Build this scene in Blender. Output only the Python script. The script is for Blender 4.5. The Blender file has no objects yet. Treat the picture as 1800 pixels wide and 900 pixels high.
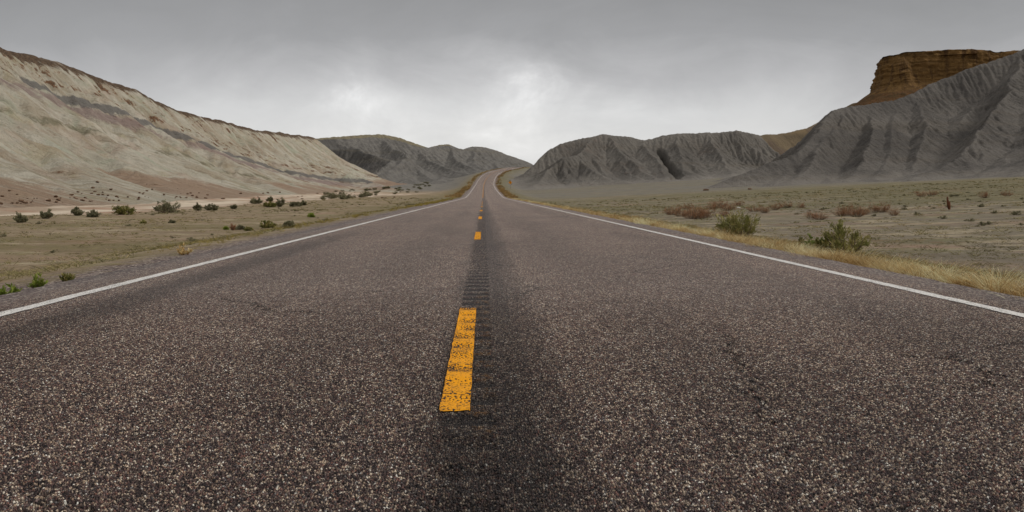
import bpy, math
import numpy as np

# ------------------------------------------------------------------ camera, sky, sun, exposure
SC = bpy.context.scene
COL = SC.collection
CAM_H = 0.85
F_PX, VX, HY = 1500.0, 850.0, 340.0          # focal length and vanishing point measured on the 1800 px photograph

cam_data = bpy.data.cameras.new("camera")
cam = bpy.data.objects.new("camera", cam_data)
COL.objects.link(cam)
cam.location = (0, 0, CAM_H)
cam.rotation_euler = (math.radians(90), 0, 0)
cam_data.sensor_width = 36
cam_data.lens = 36 * F_PX / 1800
cam_data.shift_x = (900 - VX) / 1800
cam_data.shift_y = -(450 - HY) / 1800
cam_data.clip_start = 0.05
cam_data.clip_end = 20000
SC.camera = cam

SUN_DIR = np.array((0.80, -0.12, 0.66)); SUN_DIR /= np.linalg.norm(SUN_DIR)
SUN_EL = math.asin(SUN_DIR[2]); SUN_AZ = math.atan2(SUN_DIR[0], SUN_DIR[1])

world = bpy.data.worlds.new("World"); SC.world = world; world.use_nodes = True
SC.view_settings.view_transform = 'Standard'; SC.view_settings.look = 'None'
SC.view_settings.gamma = 1.0; SC.view_settings.exposure = 0.0
SC.view_settings.use_curve_mapping = False


class NT:
    """small helper to write node trees"""
    def __init__(self, tree):
        self.t = tree; self.n = tree.nodes; self.l = tree.links

    def new(self, typ, **kw):
        nd = self.n.new(typ)
        for k, v in kw.items():
            if k == 'inp':
                for kk, vv in v.items():
                    self.set(nd.inputs[kk], vv)
            else:
                setattr(nd, k, v)
        return nd

    def set(self, sock, v):
        if isinstance(v, bpy.types.NodeSocket):
            self.l.new(v, sock)
        else:
            if sock.type == 'RGBA' and len(v) == 3:
                v = (*v, 1.0)
            sock.default_value = v

    def math(self, op, a, b=0.0, c=None, clamp=False):
        nd = self.n.new('ShaderNodeMath'); nd.operation = op; nd.use_clamp = clamp
        self.set(nd.inputs[0], a); self.set(nd.inputs[1], b)
        if c is not None:
            self.set(nd.inputs[2], c)
        return nd.outputs[0]

    def mix(self, fac, a, b, blend='MIX'):
        nd = self.n.new('ShaderNodeMix'); nd.data_type = 'RGBA'; nd.blend_type = blend
        self.set(nd.inputs[0], fac); self.set(nd.inputs[6], a); self.set(nd.inputs[7], b)
        return nd.outputs[2]

    def ramp(self, fac, stops, interp='LINEAR'):
        nd = self.n.new('ShaderNodeValToRGB'); cr = nd.color_ramp; cr.interpolation = interp
        while len(cr.elements) < len(stops):
            cr.elements.new(0.5)
        for e, (p, c) in zip(cr.elements, stops):
            e.position = p
            e.color = (c, c, c, 1) if isinstance(c, (int, float)) else (*c[:3], 1)
        self.set(nd.inputs[0], fac)
        return nd.outputs[0]

    def noise(self, vec, scale, detail=4.0, rough=0.55, dist=0.0, dim='3D'):
        nd = self.n.new('ShaderNodeTexNoise'); nd.noise_dimensions = dim
        self.set(nd.inputs['Vector'], vec)
        nd.inputs['Scale'].default_value = scale; nd.inputs['Detail'].default_value = detail
        nd.inputs['Roughness'].default_value = rough; nd.inputs['Distortion'].default_value = dist
        return nd.outputs[0]

    def mapv(self, vec, scale=(1, 1, 1), loc=(0, 0, 0), rot=(0, 0, 0)):
        nd = self.n.new('ShaderNodeMapping')
        self.set(nd.inputs[0], vec)
        nd.inputs['Location'].default_value = loc; nd.inputs['Rotation'].default_value = rot
        nd.inputs['Scale'].default_value = scale
        return nd.outputs[0]

    def attr(self, name):
        nd = self.n.new('ShaderNodeAttribute'); nd.attribute_name = name
        return nd.outputs['Fac']

    def smooth(self, v, lo, hi):
        nd = self.n.new('ShaderNodeMapRange'); nd.interpolation_type = 'SMOOTHSTEP'
        self.set(nd.inputs[0], v); nd.inputs[1].default_value = lo; nd.inputs[2].default_value = hi
        return nd.outputs[0]


def build_sky():
    w = NT(world.node_tree); w.n.clear()
    tc = w.new('ShaderNodeTexCoord'); d = tc.outputs['Generated']
    sep = w.new('ShaderNodeSeparateXYZ', inp={0: d}); X, Y, Z = sep.outputs
    # cloud noise: soft, with faint hanging veils of rain
    az = w.math('ARCTAN2', X, Y)
    comb = w.new('ShaderNodeCombineXYZ', inp={0: az, 1: Z, 2: 0.0}).outputs[0]
    big = w.noise(w.mapv(comb, (4.0, 9.0, 1), (1.7, 0.35, 0)), 1.0, 6, 0.6, 0.8)
    veil = w.noise(w.mapv(comb, (11.0, 2.0, 1), (0.4, 0.0, 0)), 1.0, 3, 0.5, 0.3)
    fine = w.noise(w.mapv(comb, (9.0, 15.0, 1), (5.0, 2.0, 0)), 1.0, 5, 0.6, 0.4)
    # the cloud base is ragged: noise shifts the elevation at which it brightens
    # lower, brighter towards the gap in the clouds beyond the pass
    gap = w.math('MULTIPLY', w.math('POWER', w.math('MAXIMUM', w.math('COSINE', w.math('MULTIPLY', w.math('SUBTRACT', az, -0.02), 2.2)), 0.0), 2.0), 0.034)
    zz = w.math('SUBTRACT', w.math('ADD', Z, w.math('MULTIPLY', w.math('SUBTRACT', big, 0.5), 0.085)), gap)
    zz = w.math('ADD', zz, w.math('MULTIPLY', w.math('SUBTRACT', fine, 0.5), 0.034))
    zz = w.math('ADD', zz, w.math('MULTIPLY', w.math('SUBTRACT', veil, 0.5), 0.02))
    base = w.ramp(w.math('ADD', zz, 0.10), [
        (0.0, (0.40, 0.39, 0.38)), (0.055, (0.69, 0.685, 0.68)), (0.120, (0.715, 0.71, 0.70)), (0.165, (0.64, 0.64, 0.64)),
        (0.205, (0.49, 0.488, 0.495)), (0.250, (0.36, 0.36, 0.366)), (0.315, (0.285, 0.285, 0.288)),
        (0.45, (0.33, 0.33, 0.333)), (0.75, (0.56, 0.56, 0.565)), (1.0, (0.66, 0.66, 0.665))])
    # two brighter openings in the cloud
    def opening(a0, z0, sa, sz, amp):
        da = w.math('DIVIDE', w.math('SUBTRACT', az, a0), sa)
        dz = w.math('DIVIDE', w.math('SUBTRACT', Z, z0), sz)
        r2 = w.math('ADD', w.math('MULTIPLY', da, da), w.math('MULTIPLY', dz, dz))
        r2 = w.math('ADD', r2, w.math('MULTIPLY', w.math('SUBTRACT', fine, 0.5), 5.0))
        return w.math('MULTIPLY', w.math('POWER', 2.718, w.math('MULTIPLY', r2, -1.0)), amp)
    o = w.math('ADD', opening(-0.150, 0.112, 0.026, 0.032, 0.20), opening(0.035, 0.13, 0.06, 0.03, 0.09))
    o = w.math('ADD', o, opening(0.0, 0.075, 0.20, 0.05, 0.07))
    oc = w.new('ShaderNodeCombineXYZ', inp={0: w.math('MULTIPLY', o, 1.0), 1: w.math('MULTIPLY', o, 0.995), 2: w.math('MULTIPLY', o, 0.98)}).outputs[0]
    cloud = w.mix(1.0, base, oc, 'ADD')
    cloud = w.mix(1.0, cloud, (10, 10, 10), 'MULTIPLY')
    sky = w.new('ShaderNodeTexSky', sky_type='NISHITA', sun_disc=False, sun_elevation=SUN_EL, sun_rotation=SUN_AZ)
    col = w.mix(0.97, sky.outputs[0], cloud)
    bg = w.new('ShaderNodeBackground', inp={'Color': col, 'Strength': 0.1})
    out = w.new('ShaderNodeOutputWorld'); w.l.new(bg.outputs[0], out.inputs[0])


build_sky()
sun_data = bpy.data.lights.new("sun", 'SUN'); sun_data.energy = 1.5; sun_data.angle = math.radians(13)
sun_data.color = (1.0, 0.965, 0.91)
sun = bpy.data.objects.new("sun", sun_data); COL.objects.link(sun)
from mathutils import Vector
sun.rotation_euler = Vector(SUN_DIR).to_track_quat('Z', 'Y').to_euler()
sun.location = (200, -60, 220)

# ------------------------------------------------------------------ numeric helpers
rng = np.random.default_rng(11)


def lin(r, g, b, k=1.0):
    c = np.array((r, g, b)) / 255.0
    c = np.where(c <= 0.04045, c / 12.92, ((c + 0.055) / 1.055) ** 2.4)
    return tuple(float(x) for x in np.clip(c * k, 0, 0.9))


def A(r, g, b, k=1.5):
    """base colour of a surface that shows as sRGB (r, g, b) in this light"""
    return lin(r, g, b, k)


def _hash(ix, iy, seed):
    h = (ix.astype(np.int64) * 374761393 + iy.astype(np.int64) * 668265263 + seed * 974634777) & 0xFFFFFFFF
    h = ((h ^ (h >> 13)) * 1274126177) & 0xFFFFFFFF
    return ((h ^ (h >> 16)) & 0xFFFF) / 65535.0


def vnoise(x, y, seed=0):
    ix = np.floor(x); iy = np.floor(y); fx = x - ix; fy = y - iy
    u = fx * fx * fx * (fx * (fx * 6 - 15) + 10); v = fy * fy * fy * (fy * (fy * 6 - 15) + 10)
    a = _hash(ix, iy, seed); b = _hash(ix + 1, iy, seed); c = _hash(ix, iy + 1, seed); d = _hash(ix + 1, iy + 1, seed)
    return (a + (b - a) * u) * (1 - v) + (c + (d - c) * u) * v


def fbm(x, y, octv=4, seed=0, gain=0.5):
    s = 0; a = 1.0; t = 0
    for k in range(octv):
        ca, sa = math.cos(0.7 * k + 0.3), math.sin(0.7 * k + 0.3)
        s = s + a * vnoise((x * ca - y * sa) * 2 ** k, (x * sa + y * ca) * 2 ** k, seed + 17 * k); t += a; a *= gain
    return s / t - 0.5


def sstep(x, lo, hi):
    t = np.clip((x - lo) / (hi - lo), 0, 1)
    return t * t * (3 - 2 * t)


def gsm(a, n):
    k = np.exp(-0.5 * (np.arange(-3 * n, 3 * n + 1) / n) ** 2); k /= k.sum()
    return np.convolve(np.pad(a, 3 * n, mode='edge'), k, 'valid')


def P(px, py, d):
    """the point that stands d metres out and shows at (px, py) of the photograph: used to take measurements from it"""
    return np.array(((px - VX) / F_PX * d, d, CAM_H + (HY - py) / F_PX * d))


# ------------------------------------------------------------------ mesh helpers
def mesh_obj(name, verts, faces, mat, attrs=None, parent=None, smooth=True):
    """one mesh object from numpy arrays; faces: list of (n,3) / (n,4) arrays"""
    me = bpy.data.meshes.new(name)
    if not isinstance(faces, (list, tuple)):
        faces = [faces]
    faces = [np.asarray(f, dtype=np.int32) for f in faces if len(f)]
    verts = np.asarray(verts, dtype=np.float32)
    me.vertices.add(len(verts)); me.vertices.foreach_set('co', verts.ravel())
    loops = np.concatenate([f.ravel() for f in faces])
    tot = np.concatenate([np.full(len(f), f.shape[1], np.int32) for f in faces])
    start = np.concatenate(([0], np.cumsum(tot)[:-1])).astype(np.int32)
    me.loops.add(len(loops)); me.loops.foreach_set('vertex_index', loops)
    me.polygons.add(len(tot)); me.polygons.foreach_set('loop_start', start); me.polygons.foreach_set('loop_total', tot)
    me.polygons.foreach_set('use_smooth', np.full(len(tot), smooth))
    for k, v in (attrs or {}).items():
        at = me.attributes.new(k, 'FLOAT', 'POINT'); at.data.foreach_set('value', np.asarray(v, dtype=np.float32).ravel())
    me.update(calc_edges=True); me.validate()
    for m in (mat if isinstance(mat, (list, tuple)) else [mat]):
        me.materials.append(m)
    ob = bpy.data.objects.new(name, me); COL.objects.link(ob)
    if parent is not None:
        ob.parent = parent
    return ob


def tag(o, label=None, cat=None, group=None, kind=None):
    for k, v in (('label', label), ('category', cat), ('group', group), ('kind', kind)):
        if v:
            o[k] = v
    return o


def empty(name, loc, rz=0.0, label=None, cat=None, group=None):
    o = bpy.data.objects.new(name, None); COL.objects.link(o); o.empty_display_size = 0.2
    o.location = loc; o.rotation_euler = (0, 0, rz)
    return tag(o, label, cat, group)


def copy_tree(o, loc, rz=0.0, sc=(1, 1, 1), label=None, group=None):
    c = o.copy(); COL.objects.link(c); c.location = loc; c.rotation_euler = (0, 0, rz); c.scale = sc
    if label:
        c['label'] = label
    if group:
        c['group'] = group
    for ch in o.children:
        d = ch.copy(); COL.objects.link(d); d.parent = c
    return c


def grid_faces(ny, nx):
    i = np.arange(ny * nx).reshape(ny, nx)
    return np.stack((i[:-1, :-1], i[:-1, 1:], i[1:, 1:], i[1:, :-1]), -1).reshape(-1, 4)


# ------------------------------------------------------------------ the lie of the land
_y = np.arange(-60.0, 3001.0, 2.0)
_zy = np.interp(_y, [-60, 100, 150, 165, 200, 271, 330, 378, 423, 470, 540, 600, 680, 900, 3000],
                [0, 0, 0.02, 0.10, 0.75, 2.3, 3.95, 6.6, 9.9, 13.1, 17.4, 19.2, 19.6, 17, 10])
_xy = np.interp(_y, [-60, 271, 330, 378, 423, 470, 540, 600, 680, 800, 3000],
                [0, 0, 0.2, 0.9, 2.9, 7.4, 20, 36, 62, 110, 1200])
_zy = gsm(_zy, 4); _xy = gsm(_xy, 6)
road_z = lambda y: np.interp(y, _y, _zy)
road_x = lambda y: np.interp(y, _y, _xy)
L_LINE, R_LINE = -3.35, 3.72
L_EDGE, R_EDGE = -4.02, 4.42


def road_lat(x, y):
    """sideways distance from the road's axis"""
    dxy = np.gradient(_xy, _y)
    return (x - road_x(y)) / np.sqrt(1 + np.interp(y, _y, dxy) ** 2)


softp = lambda x, k: np.log1p(np.exp(np.clip(x / k, -40, 40))) * k


def ground(x, y, micro=True):
    x = np.asarray(x, float); y = np.asarray(y, float)
    zl = np.interp(y, [-60, 25, 60, 130, 200, 300, 360, 430, 500, 600, 1000, 3000], [-.75, -.75, -.62, -.1, .35, 1.2, 3.0, 6.5, 11, 15, 18, 18])
    zl = zl + 0.02 * softp(-x - 30, 6)
    zr = -0.75 + 0.055 * softp(np.minimum(x, 260) - 18, 5) + 0.026 * softp(np.minimum(y, 700) - 225, 15)
    l = road_lat(x, y)
    zf = np.where(l < 0, zl, zr)
    zf = zf + 0.22 * fbm(x / 14, y / 14, 3, 5) * sstep(np.abs(l), 5, 12)
    if micro:
        zf = zf + 0.10 * fbm(x / 2.2, y / 2.2, 3, 9) * sstep(np.abs(l), 5, 9)
    # dry wash behind the shrubs on the left
    bank = wash_d(x, y)
    zf = zf - 0.30 * sstep(bank, 0.0, 1.2) * (1 - sstep(bank, 10, 22))
    zrd = road_z(y)
    edge = np.where(l < 0, -L_EDGE, R_EDGE)
    w = 2.6 + 5.0 * np.abs(zf - zrd)
    t = sstep((np.abs(l) - edge - 0.15) / w, 0, 1)
    z = (zrd - 0.05) * (1 - t) + zf * t
    return np.where(np.abs(l) < edge - 0.2, zrd - 0.25, z)


_wash = np.array([P(-250, 402, 45), P(0, 386, 52), P(150, 380, 56), P(300, 371, 68), P(440, 362, 92), P(560, 356, 125), P(680, 349, 190), P(760, 343, 260)])


def wash_d(x, y):
    """> 0 beyond the bank line (to the left of it)"""
    xb = np.interp(y, _wash[:, 1], _wash[:, 0]) + 2.0 * fbm(y / 9, y * 0 + 3, 3, 31)
    return xb - x


# ------------------------------------------------------------------ hills: ridge skeletons worn down by running water
def seg_dist(x, y, pts):
    """distance to a polyline and the interpolated height of its nearest point"""
    best = np.full(x.shape, 1e9); zb = np.zeros(x.shape)
    for a, b in zip(pts[:-1], pts[1:]):
        ax, ay, az = a; dx, dy, dz = b - a
        t = np.clip(((x - ax) * dx + (y - ay) * dy) / (dx * dx + dy * dy + 1e-9), 0, 1)
        d = np.hypot(x - ax - t * dx, y - ay - t * dy)
        m = d < best
        best = np.where(m, d, best); zb = np.where(m, az + t * dz, zb)
    return best, zb


HILLS = []


def surface(x, y):
    """height of whatever ground or hillside lies at (x, y)"""
    h = ground(x, y, False)
    for x0, y0, c, z in HILLS:
        i = np.round((np.asarray(x) - x0) / c).astype(int); j = np.round((np.asarray(y) - y0) / c).astype(int)
        ok = (i >= 0) & (j >= 0) & (i < z.shape[1]) & (j < z.shape[0])
        h = np.where(ok, np.maximum(h, z[np.clip(j, 0, z.shape[0] - 1), np.clip(i, 0, z.shape[1] - 1)]), h)
    return h


OFF = [(-1, -1), (-1, 0), (-1, 1), (0, -1), (0, 1), (1, -1), (1, 0), (1, 1)]


def erode(z, g, cell, iters, K, m, D, seed, cap=900.0):
    r = np.random.default_rng(seed)
    ny, nx = z.shape; N = ny * nx
    idx = np.arange(N).reshape(ny, nx)
    pidx = np.pad(idx, 1, mode='edge')
    for it in range(iters):
        zp = np.pad(z, 1, mode='edge')
        best = np.full(z.shape, 1e-6); rec = np.full(z.shape, N); true = np.zeros(z.shape)
        for dy, dx in OFF:
            zn = zp[1 + dy:1 + dy + ny, 1 + dx:1 + dx + nx]
            s = (z - zn) / (cell * math.hypot(dy, dx))
            sj = s * (0.55 + 0.9 * r.random(z.shape, dtype=np.float32))
            k = sj > best
            best = np.where(k, sj, best); true = np.where(k, s, true)
            rec = np.where(k, pidx[1 + dy:1 + dy + ny, 1 + dx:1 + dx + nx], rec)
        rc = np.append(rec.ravel(), N)
        val = np.append(np.ones(N), 0.0)
        for _ in range(9):                      # pointer jumping sums the water that drains through each cell
            add = np.bincount(rc, weights=val, minlength=N + 1); add[N] = 0
            val = val + add; val[N] = 0
            rc = rc[rc]
        area = val[:N].reshape(ny, nx) * cell * cell
        w = np.clip((z - g) / 2.5, 0, 1)
        dz = K * np.minimum(area, cap) ** m * np.clip(true, 0, 3) * w
        drop = np.where(rec < N, true * cell, 0.0)
        z = z - np.minimum(dz, 0.45 * np.maximum(drop, 0))
        zp = np.pad(z, 1, mode='edge')
        z = z + D * w * (zp[:-2, 1:-1] + zp[2:, 1:-1] + zp[1:-1, :-2] + zp[1:-1, 2:] - 4 * z)
    return z, area


def make_hill(name, box, cell, skel, mat, seed, iters=50, K=0.02, m=0.42, D=0.03, carve=(), rough=1.0, attrs=None, label=None, roundk=1.0, fine=0.12, Kc=0.05, macro=0.8, rill=0.5, cap=60.0):
    x0, x1, y0, y1 = box
    xs = np.arange(x0, x1 + cell, cell); ys = np.arange(y0, y1 + cell, cell)
    x, y = np.meshgrid(xs, ys)
    x = x + 0.0; g = ground(x, y, False)
    wx = x + 5.0 * fbm(x / 22, y / 22, 3, seed + 1) + 1.6 * fbm(x / 5, y / 5, 2, seed + 2)
    wy = y + 5.0 * fbm(x / 22, y / 22, 3, seed + 3) + 1.6 * fbm(x / 5, y / 5, 2, seed + 4)
    rels = []
    for sk in skel:
        pts = np.array([np.array(p) if sk.get('abs') else P(*p) for p in sk['pts']])
        if sk.get('crisp'):
            d, zr = seg_dist(x, y, pts)
        else:
            d, zr = seg_dist(wx, wy, pts)
        rr = sk.get('r', 2.0)
        d = np.sqrt(d * d + rr * rr) - rr
        h = np.maximum(zr - g, 0.1)
        W = h / sk['s'] + 1e-3
        t = d / W
        p = sk.get('p', 1.25)
        rels.append(np.where(t < 1, h * np.abs(1 - t) ** p, -(t - 1) * np.minimum(h, 12) * 0.5))
    R = np.stack(rels); M = R.max(0)
    rel = M + roundk * np.log(np.exp(np.clip((R - M) / roundk, -30, 0)).sum(0))
    rel = rel + rough * sstep(rel, 0.5, 6) * (1.8 * fbm(x / 16, y / 16, 4, seed + 5) + 0.5 * fbm(x / 3.0, y / 3.0, 3, seed + 6) + 0.55 * fbm(x / 1.1, y / 1.1, 2, seed + 9))
    def seen(px, py):
        dd = np.linspace(y0 + 1, y1 - 1, 1500); xx = (px - VX) / F_PX * dd
        ii = np.clip(np.round((xx - x0) / cell).astype(int), 0, x.shape[1] - 1); jj = np.clip(np.round((dd - y0) / cell).astype(int), 0, x.shape[0] - 1)
        hit = np.flatnonzero((CAM_H + (HY - py) / F_PX * dd <= (g + rel)[jj, ii]) & (xx > x0) & (xx < x1))
        return P(px, py, dd[hit[0]]) if len(hit) else None
    cuts = []
    for pts, dep, wid in carve:
        pp = [seen(p[0], p[1]) for p in pts]; pp = [p for p in pp if p is not None]
        if len(pp) > 1:
            cuts.append((np.array(pp), dep, wid))
    late = []
    for pts, dep, wid in cuts:
        d, _ = seg_dist(x + 1.6 * fbm(x / 4, y / 4, 2, seed + 7), y + 1.6 * fbm(x / 4, y / 4, 2, seed + 17), pts)
        if dep > 5:
            late.append(dep * np.exp(-(d / wid) ** 4) * sstep(rel, 0.3, 4))
        else:
            rel = rel - dep * np.exp(-(d / wid) ** 2) * sstep(rel, 0.3, 4)
    z0 = g + rel
    # big gullies first on a coarse grid, then shallow rills on the fine one
    q = 4
    zc = z0[::q, ::q]
    ec, _ = erode(zc, g[::q, ::q], cell * q, 36, Kc, 0.45, 0.03, seed + 50)
    dl = ec - zc
    iy = np.minimum(np.arange(z0.shape[0]) / q, dl.shape[0] - 1.001); ix = np.minimum(np.arange(z0.shape[1]) / q, dl.shape[1] - 1.001)
    jy = iy.astype(int); jx = ix.astype(int); fy = (iy - jy)[:, None]; fx = (ix - jx)[None, :]
    dl = (dl[jy][:, jx] * (1 - fy) + dl[jy + 1][:, jx] * fy) * (1 - fx) + (dl[jy][:, jx + 1] * (1 - fy) + dl[jy + 1][:, jx + 1] * fy) * fx
    for _ in range(5):
        dp = np.pad(dl, 1, mode='edge'); dl = (dp[:-2, 1:-1] + dp[2:, 1:-1] + dp[1:-1, :-2] + dp[1:-1, 2:] + 4 * dl) / 8
    pts0 = np.array([np.array(p) if skel[0].get('abs') else P(*p) for p in skel[0]['pts']])
    guard = 1 - 0.85 * np.exp(-(seg_dist(x, y, pts0)[0] / 9.0) ** 2)
    z1 = z0 + dl * macro * guard
    ze, area = erode(z1, g, cell, iters, K, m, D, seed, cap)
    z = z1 + (ze - z1) * rill * (0.4 + 0.6 * guard)
    z = z + fine * fbm(x / 0.9, y / 0.9, 3, seed + 8) * sstep(z - g, 0.2, 2)
    for c in late:
        z = z - np.minimum(c, np.maximum(z - g - 0.3, 0))
    ex = attrs(x, y, z, g, z0) if attrs else {}
    if 'ledge' in ex:                            # harder beds stand out as ragged ledges
        jut = np.clip(ex['ledge'], 0, 1) * 1.1 * (1 - ex['cap']) + np.clip(ex['cap'], 0, 1) * 0.10 + 0.3 * ex['blue']
        z = z + jut * (np.abs(fbm(x / 3.2, y / 3.2, 4, seed + 21)) * 3.0 - 0.25)
    keep = (z > g - 1.2)
    f = grid_faces(*z.shape)
    f = f[keep.ravel()[f].any(1)]
    at = {'rel': z - g, 'flow': np.log(area)}
    at.update(ex)
    used = np.unique(f); remap = np.zeros(z.size, np.int32); remap[used] = np.arange(len(used))
    v = np.stack((x, y, z), -1).reshape(-1, 3)[used]
    o = mesh_obj(name, v, remap[f], mat, {k: a.ravel()[used] for k, a in at.items()})
    tag(o, label, 'hill', None, 'structure')
    HILLS.append((x0, y0, cell, z))


# ------------------------------------------------------------------ materials
def new_mat(name):
    m = bpy.data.materials.new(name); m.use_nodes = True
    t = NT(m.node_tree); t.n.clear()
    out = t.new('ShaderNodeOutputMaterial')
    b = t.new('ShaderNodeBsdfPrincipled'); t.l.new(b.outputs[0], out.inputs[0])
    b.inputs['Roughness'].default_value = 0.95
    b.inputs['Specular IOR Level'].default_value = 0.15
    return m, t, b


def bump(t, b, h, dist, strength=1.0, prev=None):
    nd = t.new('ShaderNodeBump', inp={'Height': h, 'Distance': dist, 'Strength': strength})
    if prev is not None:
        t.l.new(prev, nd.inputs['Normal'])
    t.l.new(nd.outputs[0], b.inputs['Normal'])
    return nd.outputs[0]


def mat_asphalt():
    m, t, b = new_mat('chip_seal_asphalt')
    pos = t.new('ShaderNodeNewGeometry').outputs['Position']
    lat = t.attr('lat'); alo = t.attr('along')
    flat = t.new('ShaderNodeCombineXYZ', inp={0: lat, 1: alo, 2: 0.0}).outputs[0]
    vor = t.new('ShaderNodeTexVoronoi', voronoi_dimensions='2D', feature='F1', inp={'Vector': flat, 'Scale': 128.0})
    vor2 = t.new('ShaderNodeTexVoronoi', voronoi_dimensions='2D', feature='F1', inp={'Vector': t.mapv(flat, loc=(3.3, 7.7, 0)), 'Scale': 160.0})
    sv = t.new('ShaderNodeSeparateColor', inp={0: vor.outputs['Color']})
    sv2 = t.new('ShaderNodeSeparateColor', inp={0: vor2.outputs['Color']})
    stone = t.ramp(sv.outputs[0], [
        (0.0, A(34, 27, 27)), (0.22, A(62, 50, 50)), (0.42, A(92, 71, 67)), (0.54, A(112, 79, 68)), (0.62, A(98, 97, 98)),
        (0.72, A(132, 112, 95)), (0.82, A(156, 139, 120)), (0.93, A(192, 178, 158)), (1.0, A(222, 212, 196))])
    stone2 = t.ramp(sv2.outputs[0], [(0.0, A(24, 20, 20)), (0.5, A(56, 47, 46)), (0.8, A(98, 80, 72)), (1.0, A(146, 134, 120))])
    col = t.mix(t.smooth(sv.outputs[1], 0.55, 0.75), stone, stone2)
    # binder shows in the gaps between the stones
    gapm = t.smooth(vor.outputs['Distance'], 0.42, 0.72)
    col = t.mix(t.math('MULTIPLY', gapm, 0.75), col, A(24, 19, 19))
    # broad mottling and the purple-brown cast
    big = t.noise(t.mapv(flat, (0.55, 0.16, 1)), 1.0, 5, 0.6)
    col = t.mix(t.smooth(big, 0.35, 0.7), t.mix(1.0, col, (0.86, 0.83, 0.82), 'MULTIPLY'), t.mix(1.0, col, (1.10, 1.05, 1.02), 'MULTIPLY'))
    mid = t.noise(t.mapv(flat, (6, 3, 1)), 1.0, 4, 0.6)
    col = t.mix(0.35, col, t.mix(t.smooth(mid, 0.3, 0.7), t.mix(1.0, col, (0.7, 0.66, 0.66), 'MULTIPLY'), t.mix(1.0, col, (1.2, 1.2, 1.2), 'MULTIPLY')))
    far = t.noise(t.mapv(flat, (62, 4.5, 1)), 1.0, 2, 0.7)
    col = t.mix(t.math('MULTIPLY', t.math('SUBTRACT', 1.0, t.math('MULTIPLY', t.attr('dense'), 0.6)), 0.75), col, t.mix(t.smooth(far, 0.32, 0.68), t.mix(1.0, col, (0.62, 0.58, 0.57), 'MULTIPLY'), t.mix(1.0, col, (1.34, 1.34, 1.34), 'MULTIPLY')))
    col = t.mix(t.attr('dense'), t.mix(1.0, col, (1.34, 1.38, 1.38), 'MULTIPLY'), t.mix(1.0, col, (1.05, 1.07, 1.06), 'MULTIPLY'))
    # oily seam along the centre, older streak in the left lane, wheel paths
    wob = t.math('MULTIPLY', t.math('SUBTRACT', t.noise(t.mapv(flat, (2.5, 0.9, 1)), 1.0, 5, 0.65), 0.5), 0.30)
    latw = t.math('ADD', lat, wob)
    def band(c, w0, w1):
        d = t.math('ABSOLUTE', t.math('SUBTRACT', latw, c))
        return t.math('SUBTRACT', 1.0, t.smooth(d, w0, w1))
    seam = t.math('MULTIPLY', band(0.03, 0.12, 0.31), t.math('ADD', 0.70, t.math('MULTIPLY', t.math('SUBTRACT', 1.0, t.smooth(alo, 2.4, 4.2)), 0.18)))
    seam = t.math('MAXIMUM', seam, t.math('MULTIPLY', band(0.20, 0.05, 0.24), 0.45))
    streak = t.math('MULTIPLY', t.math('MULTIPLY', band(-2.80, 0.08, 0.38), t.math('SUBTRACT', 1.0, t.smooth(alo, 11, 24))), 0.60)
    wheel = t.math('MULTIPLY', t.math('MAXIMUM', band(-2.45, 0.1, 0.5), t.math('MAXIMUM', band(-0.95, 0.1, 0.5), t.math('MAXIMUM', band(1.1, 0.1, 0.5), band(2.85, 0.1, 0.5)))), 0.12)
    dark = t.math('MAXIMUM', seam, t.math('MAXIMUM', streak, wheel))
    spots = t.smooth(t.noise(t.mapv(flat, (1.6, 0.8, 1), (9, 2, 0)), 1.0, 4, 0.7), 0.67, 0.76)
    dark = t.math('MAXIMUM', dark, t.math('MULTIPLY', spots, 0.35))
    col = t.mix(dark, col, t.mix(1.0, col, (0.22, 0.21, 0.21), 'MULTIPLY'))
    # a few hairline cracks
    wv = t.new('ShaderNodeVectorMath', operation='ADD', inp={0: flat, 1: t.new('ShaderNodeVectorMath', operation='SCALE', inp={0: t.new('ShaderNodeTexNoise', inp={'Vector': flat, 'Scale': 2.2, 'Detail': 6.0, 'Roughness': 0.7}).outputs[1], 'Scale': 0.7}).outputs[0]})
    ck = t.new('ShaderNodeTexVoronoi', voronoi_dimensions='2D', feature='DISTANCE_TO_EDGE', inp={'Vector': wv.outputs[0], 'Scale': 0.33})
    crk = t.math('SUBTRACT', 1.0, t.smooth(ck.outputs['Distance'], 0.0018, 0.006))
    crk = t.math('MULTIPLY', crk, t.smooth(t.noise(t.mapv(flat, (0.8, 0.4, 1)), 1.0, 3), 0.48, 0.58))
    # a lengthwise crack in the right lane
    wig = t.math('MULTIPLY', t.math('SUBTRACT', t.noise(t.mapv(flat, (1.5, 3.0, 1), (6, 1, 0)), 1.0, 6, 0.75), 0.5), 0.55)
    dl = t.math('ABSOLUTE', t.math('SUBTRACT', t.math('SUBTRACT', lat, t.math('ADD', 1.02, t.math('MULTIPLY', t.math('SUBTRACT', alo, 3.0), 0.20))), wig))
    lcr = t.math('MULTIPLY', t.math('SUBTRACT', 1.0, t.smooth(dl, 0.004, 0.022)), t.math('MULTIPLY', t.smooth(alo, 2.3, 2.9), t.math('SUBTRACT', 1.0, t.smooth(alo, 4.6, 6.2))))
    crk = t.math('MAXIMUM', crk, t.math('MULTIPLY', lcr, t.smooth(t.noise(t.mapv(flat, (3, 5, 1)), 1.0, 4, 0.7), 0.40, 0.55)))
    col = t.mix(t.math('MULTIPLY', crk, 0.8), col, A(20, 18, 18))
    # old yellow paint rubbed onto the ridges beside the first dash
    gr = t.attr('ridge'); old = t.math('MULTIPLY', t.math('MULTIPLY', gr, t.smooth(t.noise(flat, 26.0, 4, 0.6), 0.48, 0.62)), 0.42)
    col = t.mix(old, col, A(120, 84, 36))
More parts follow.
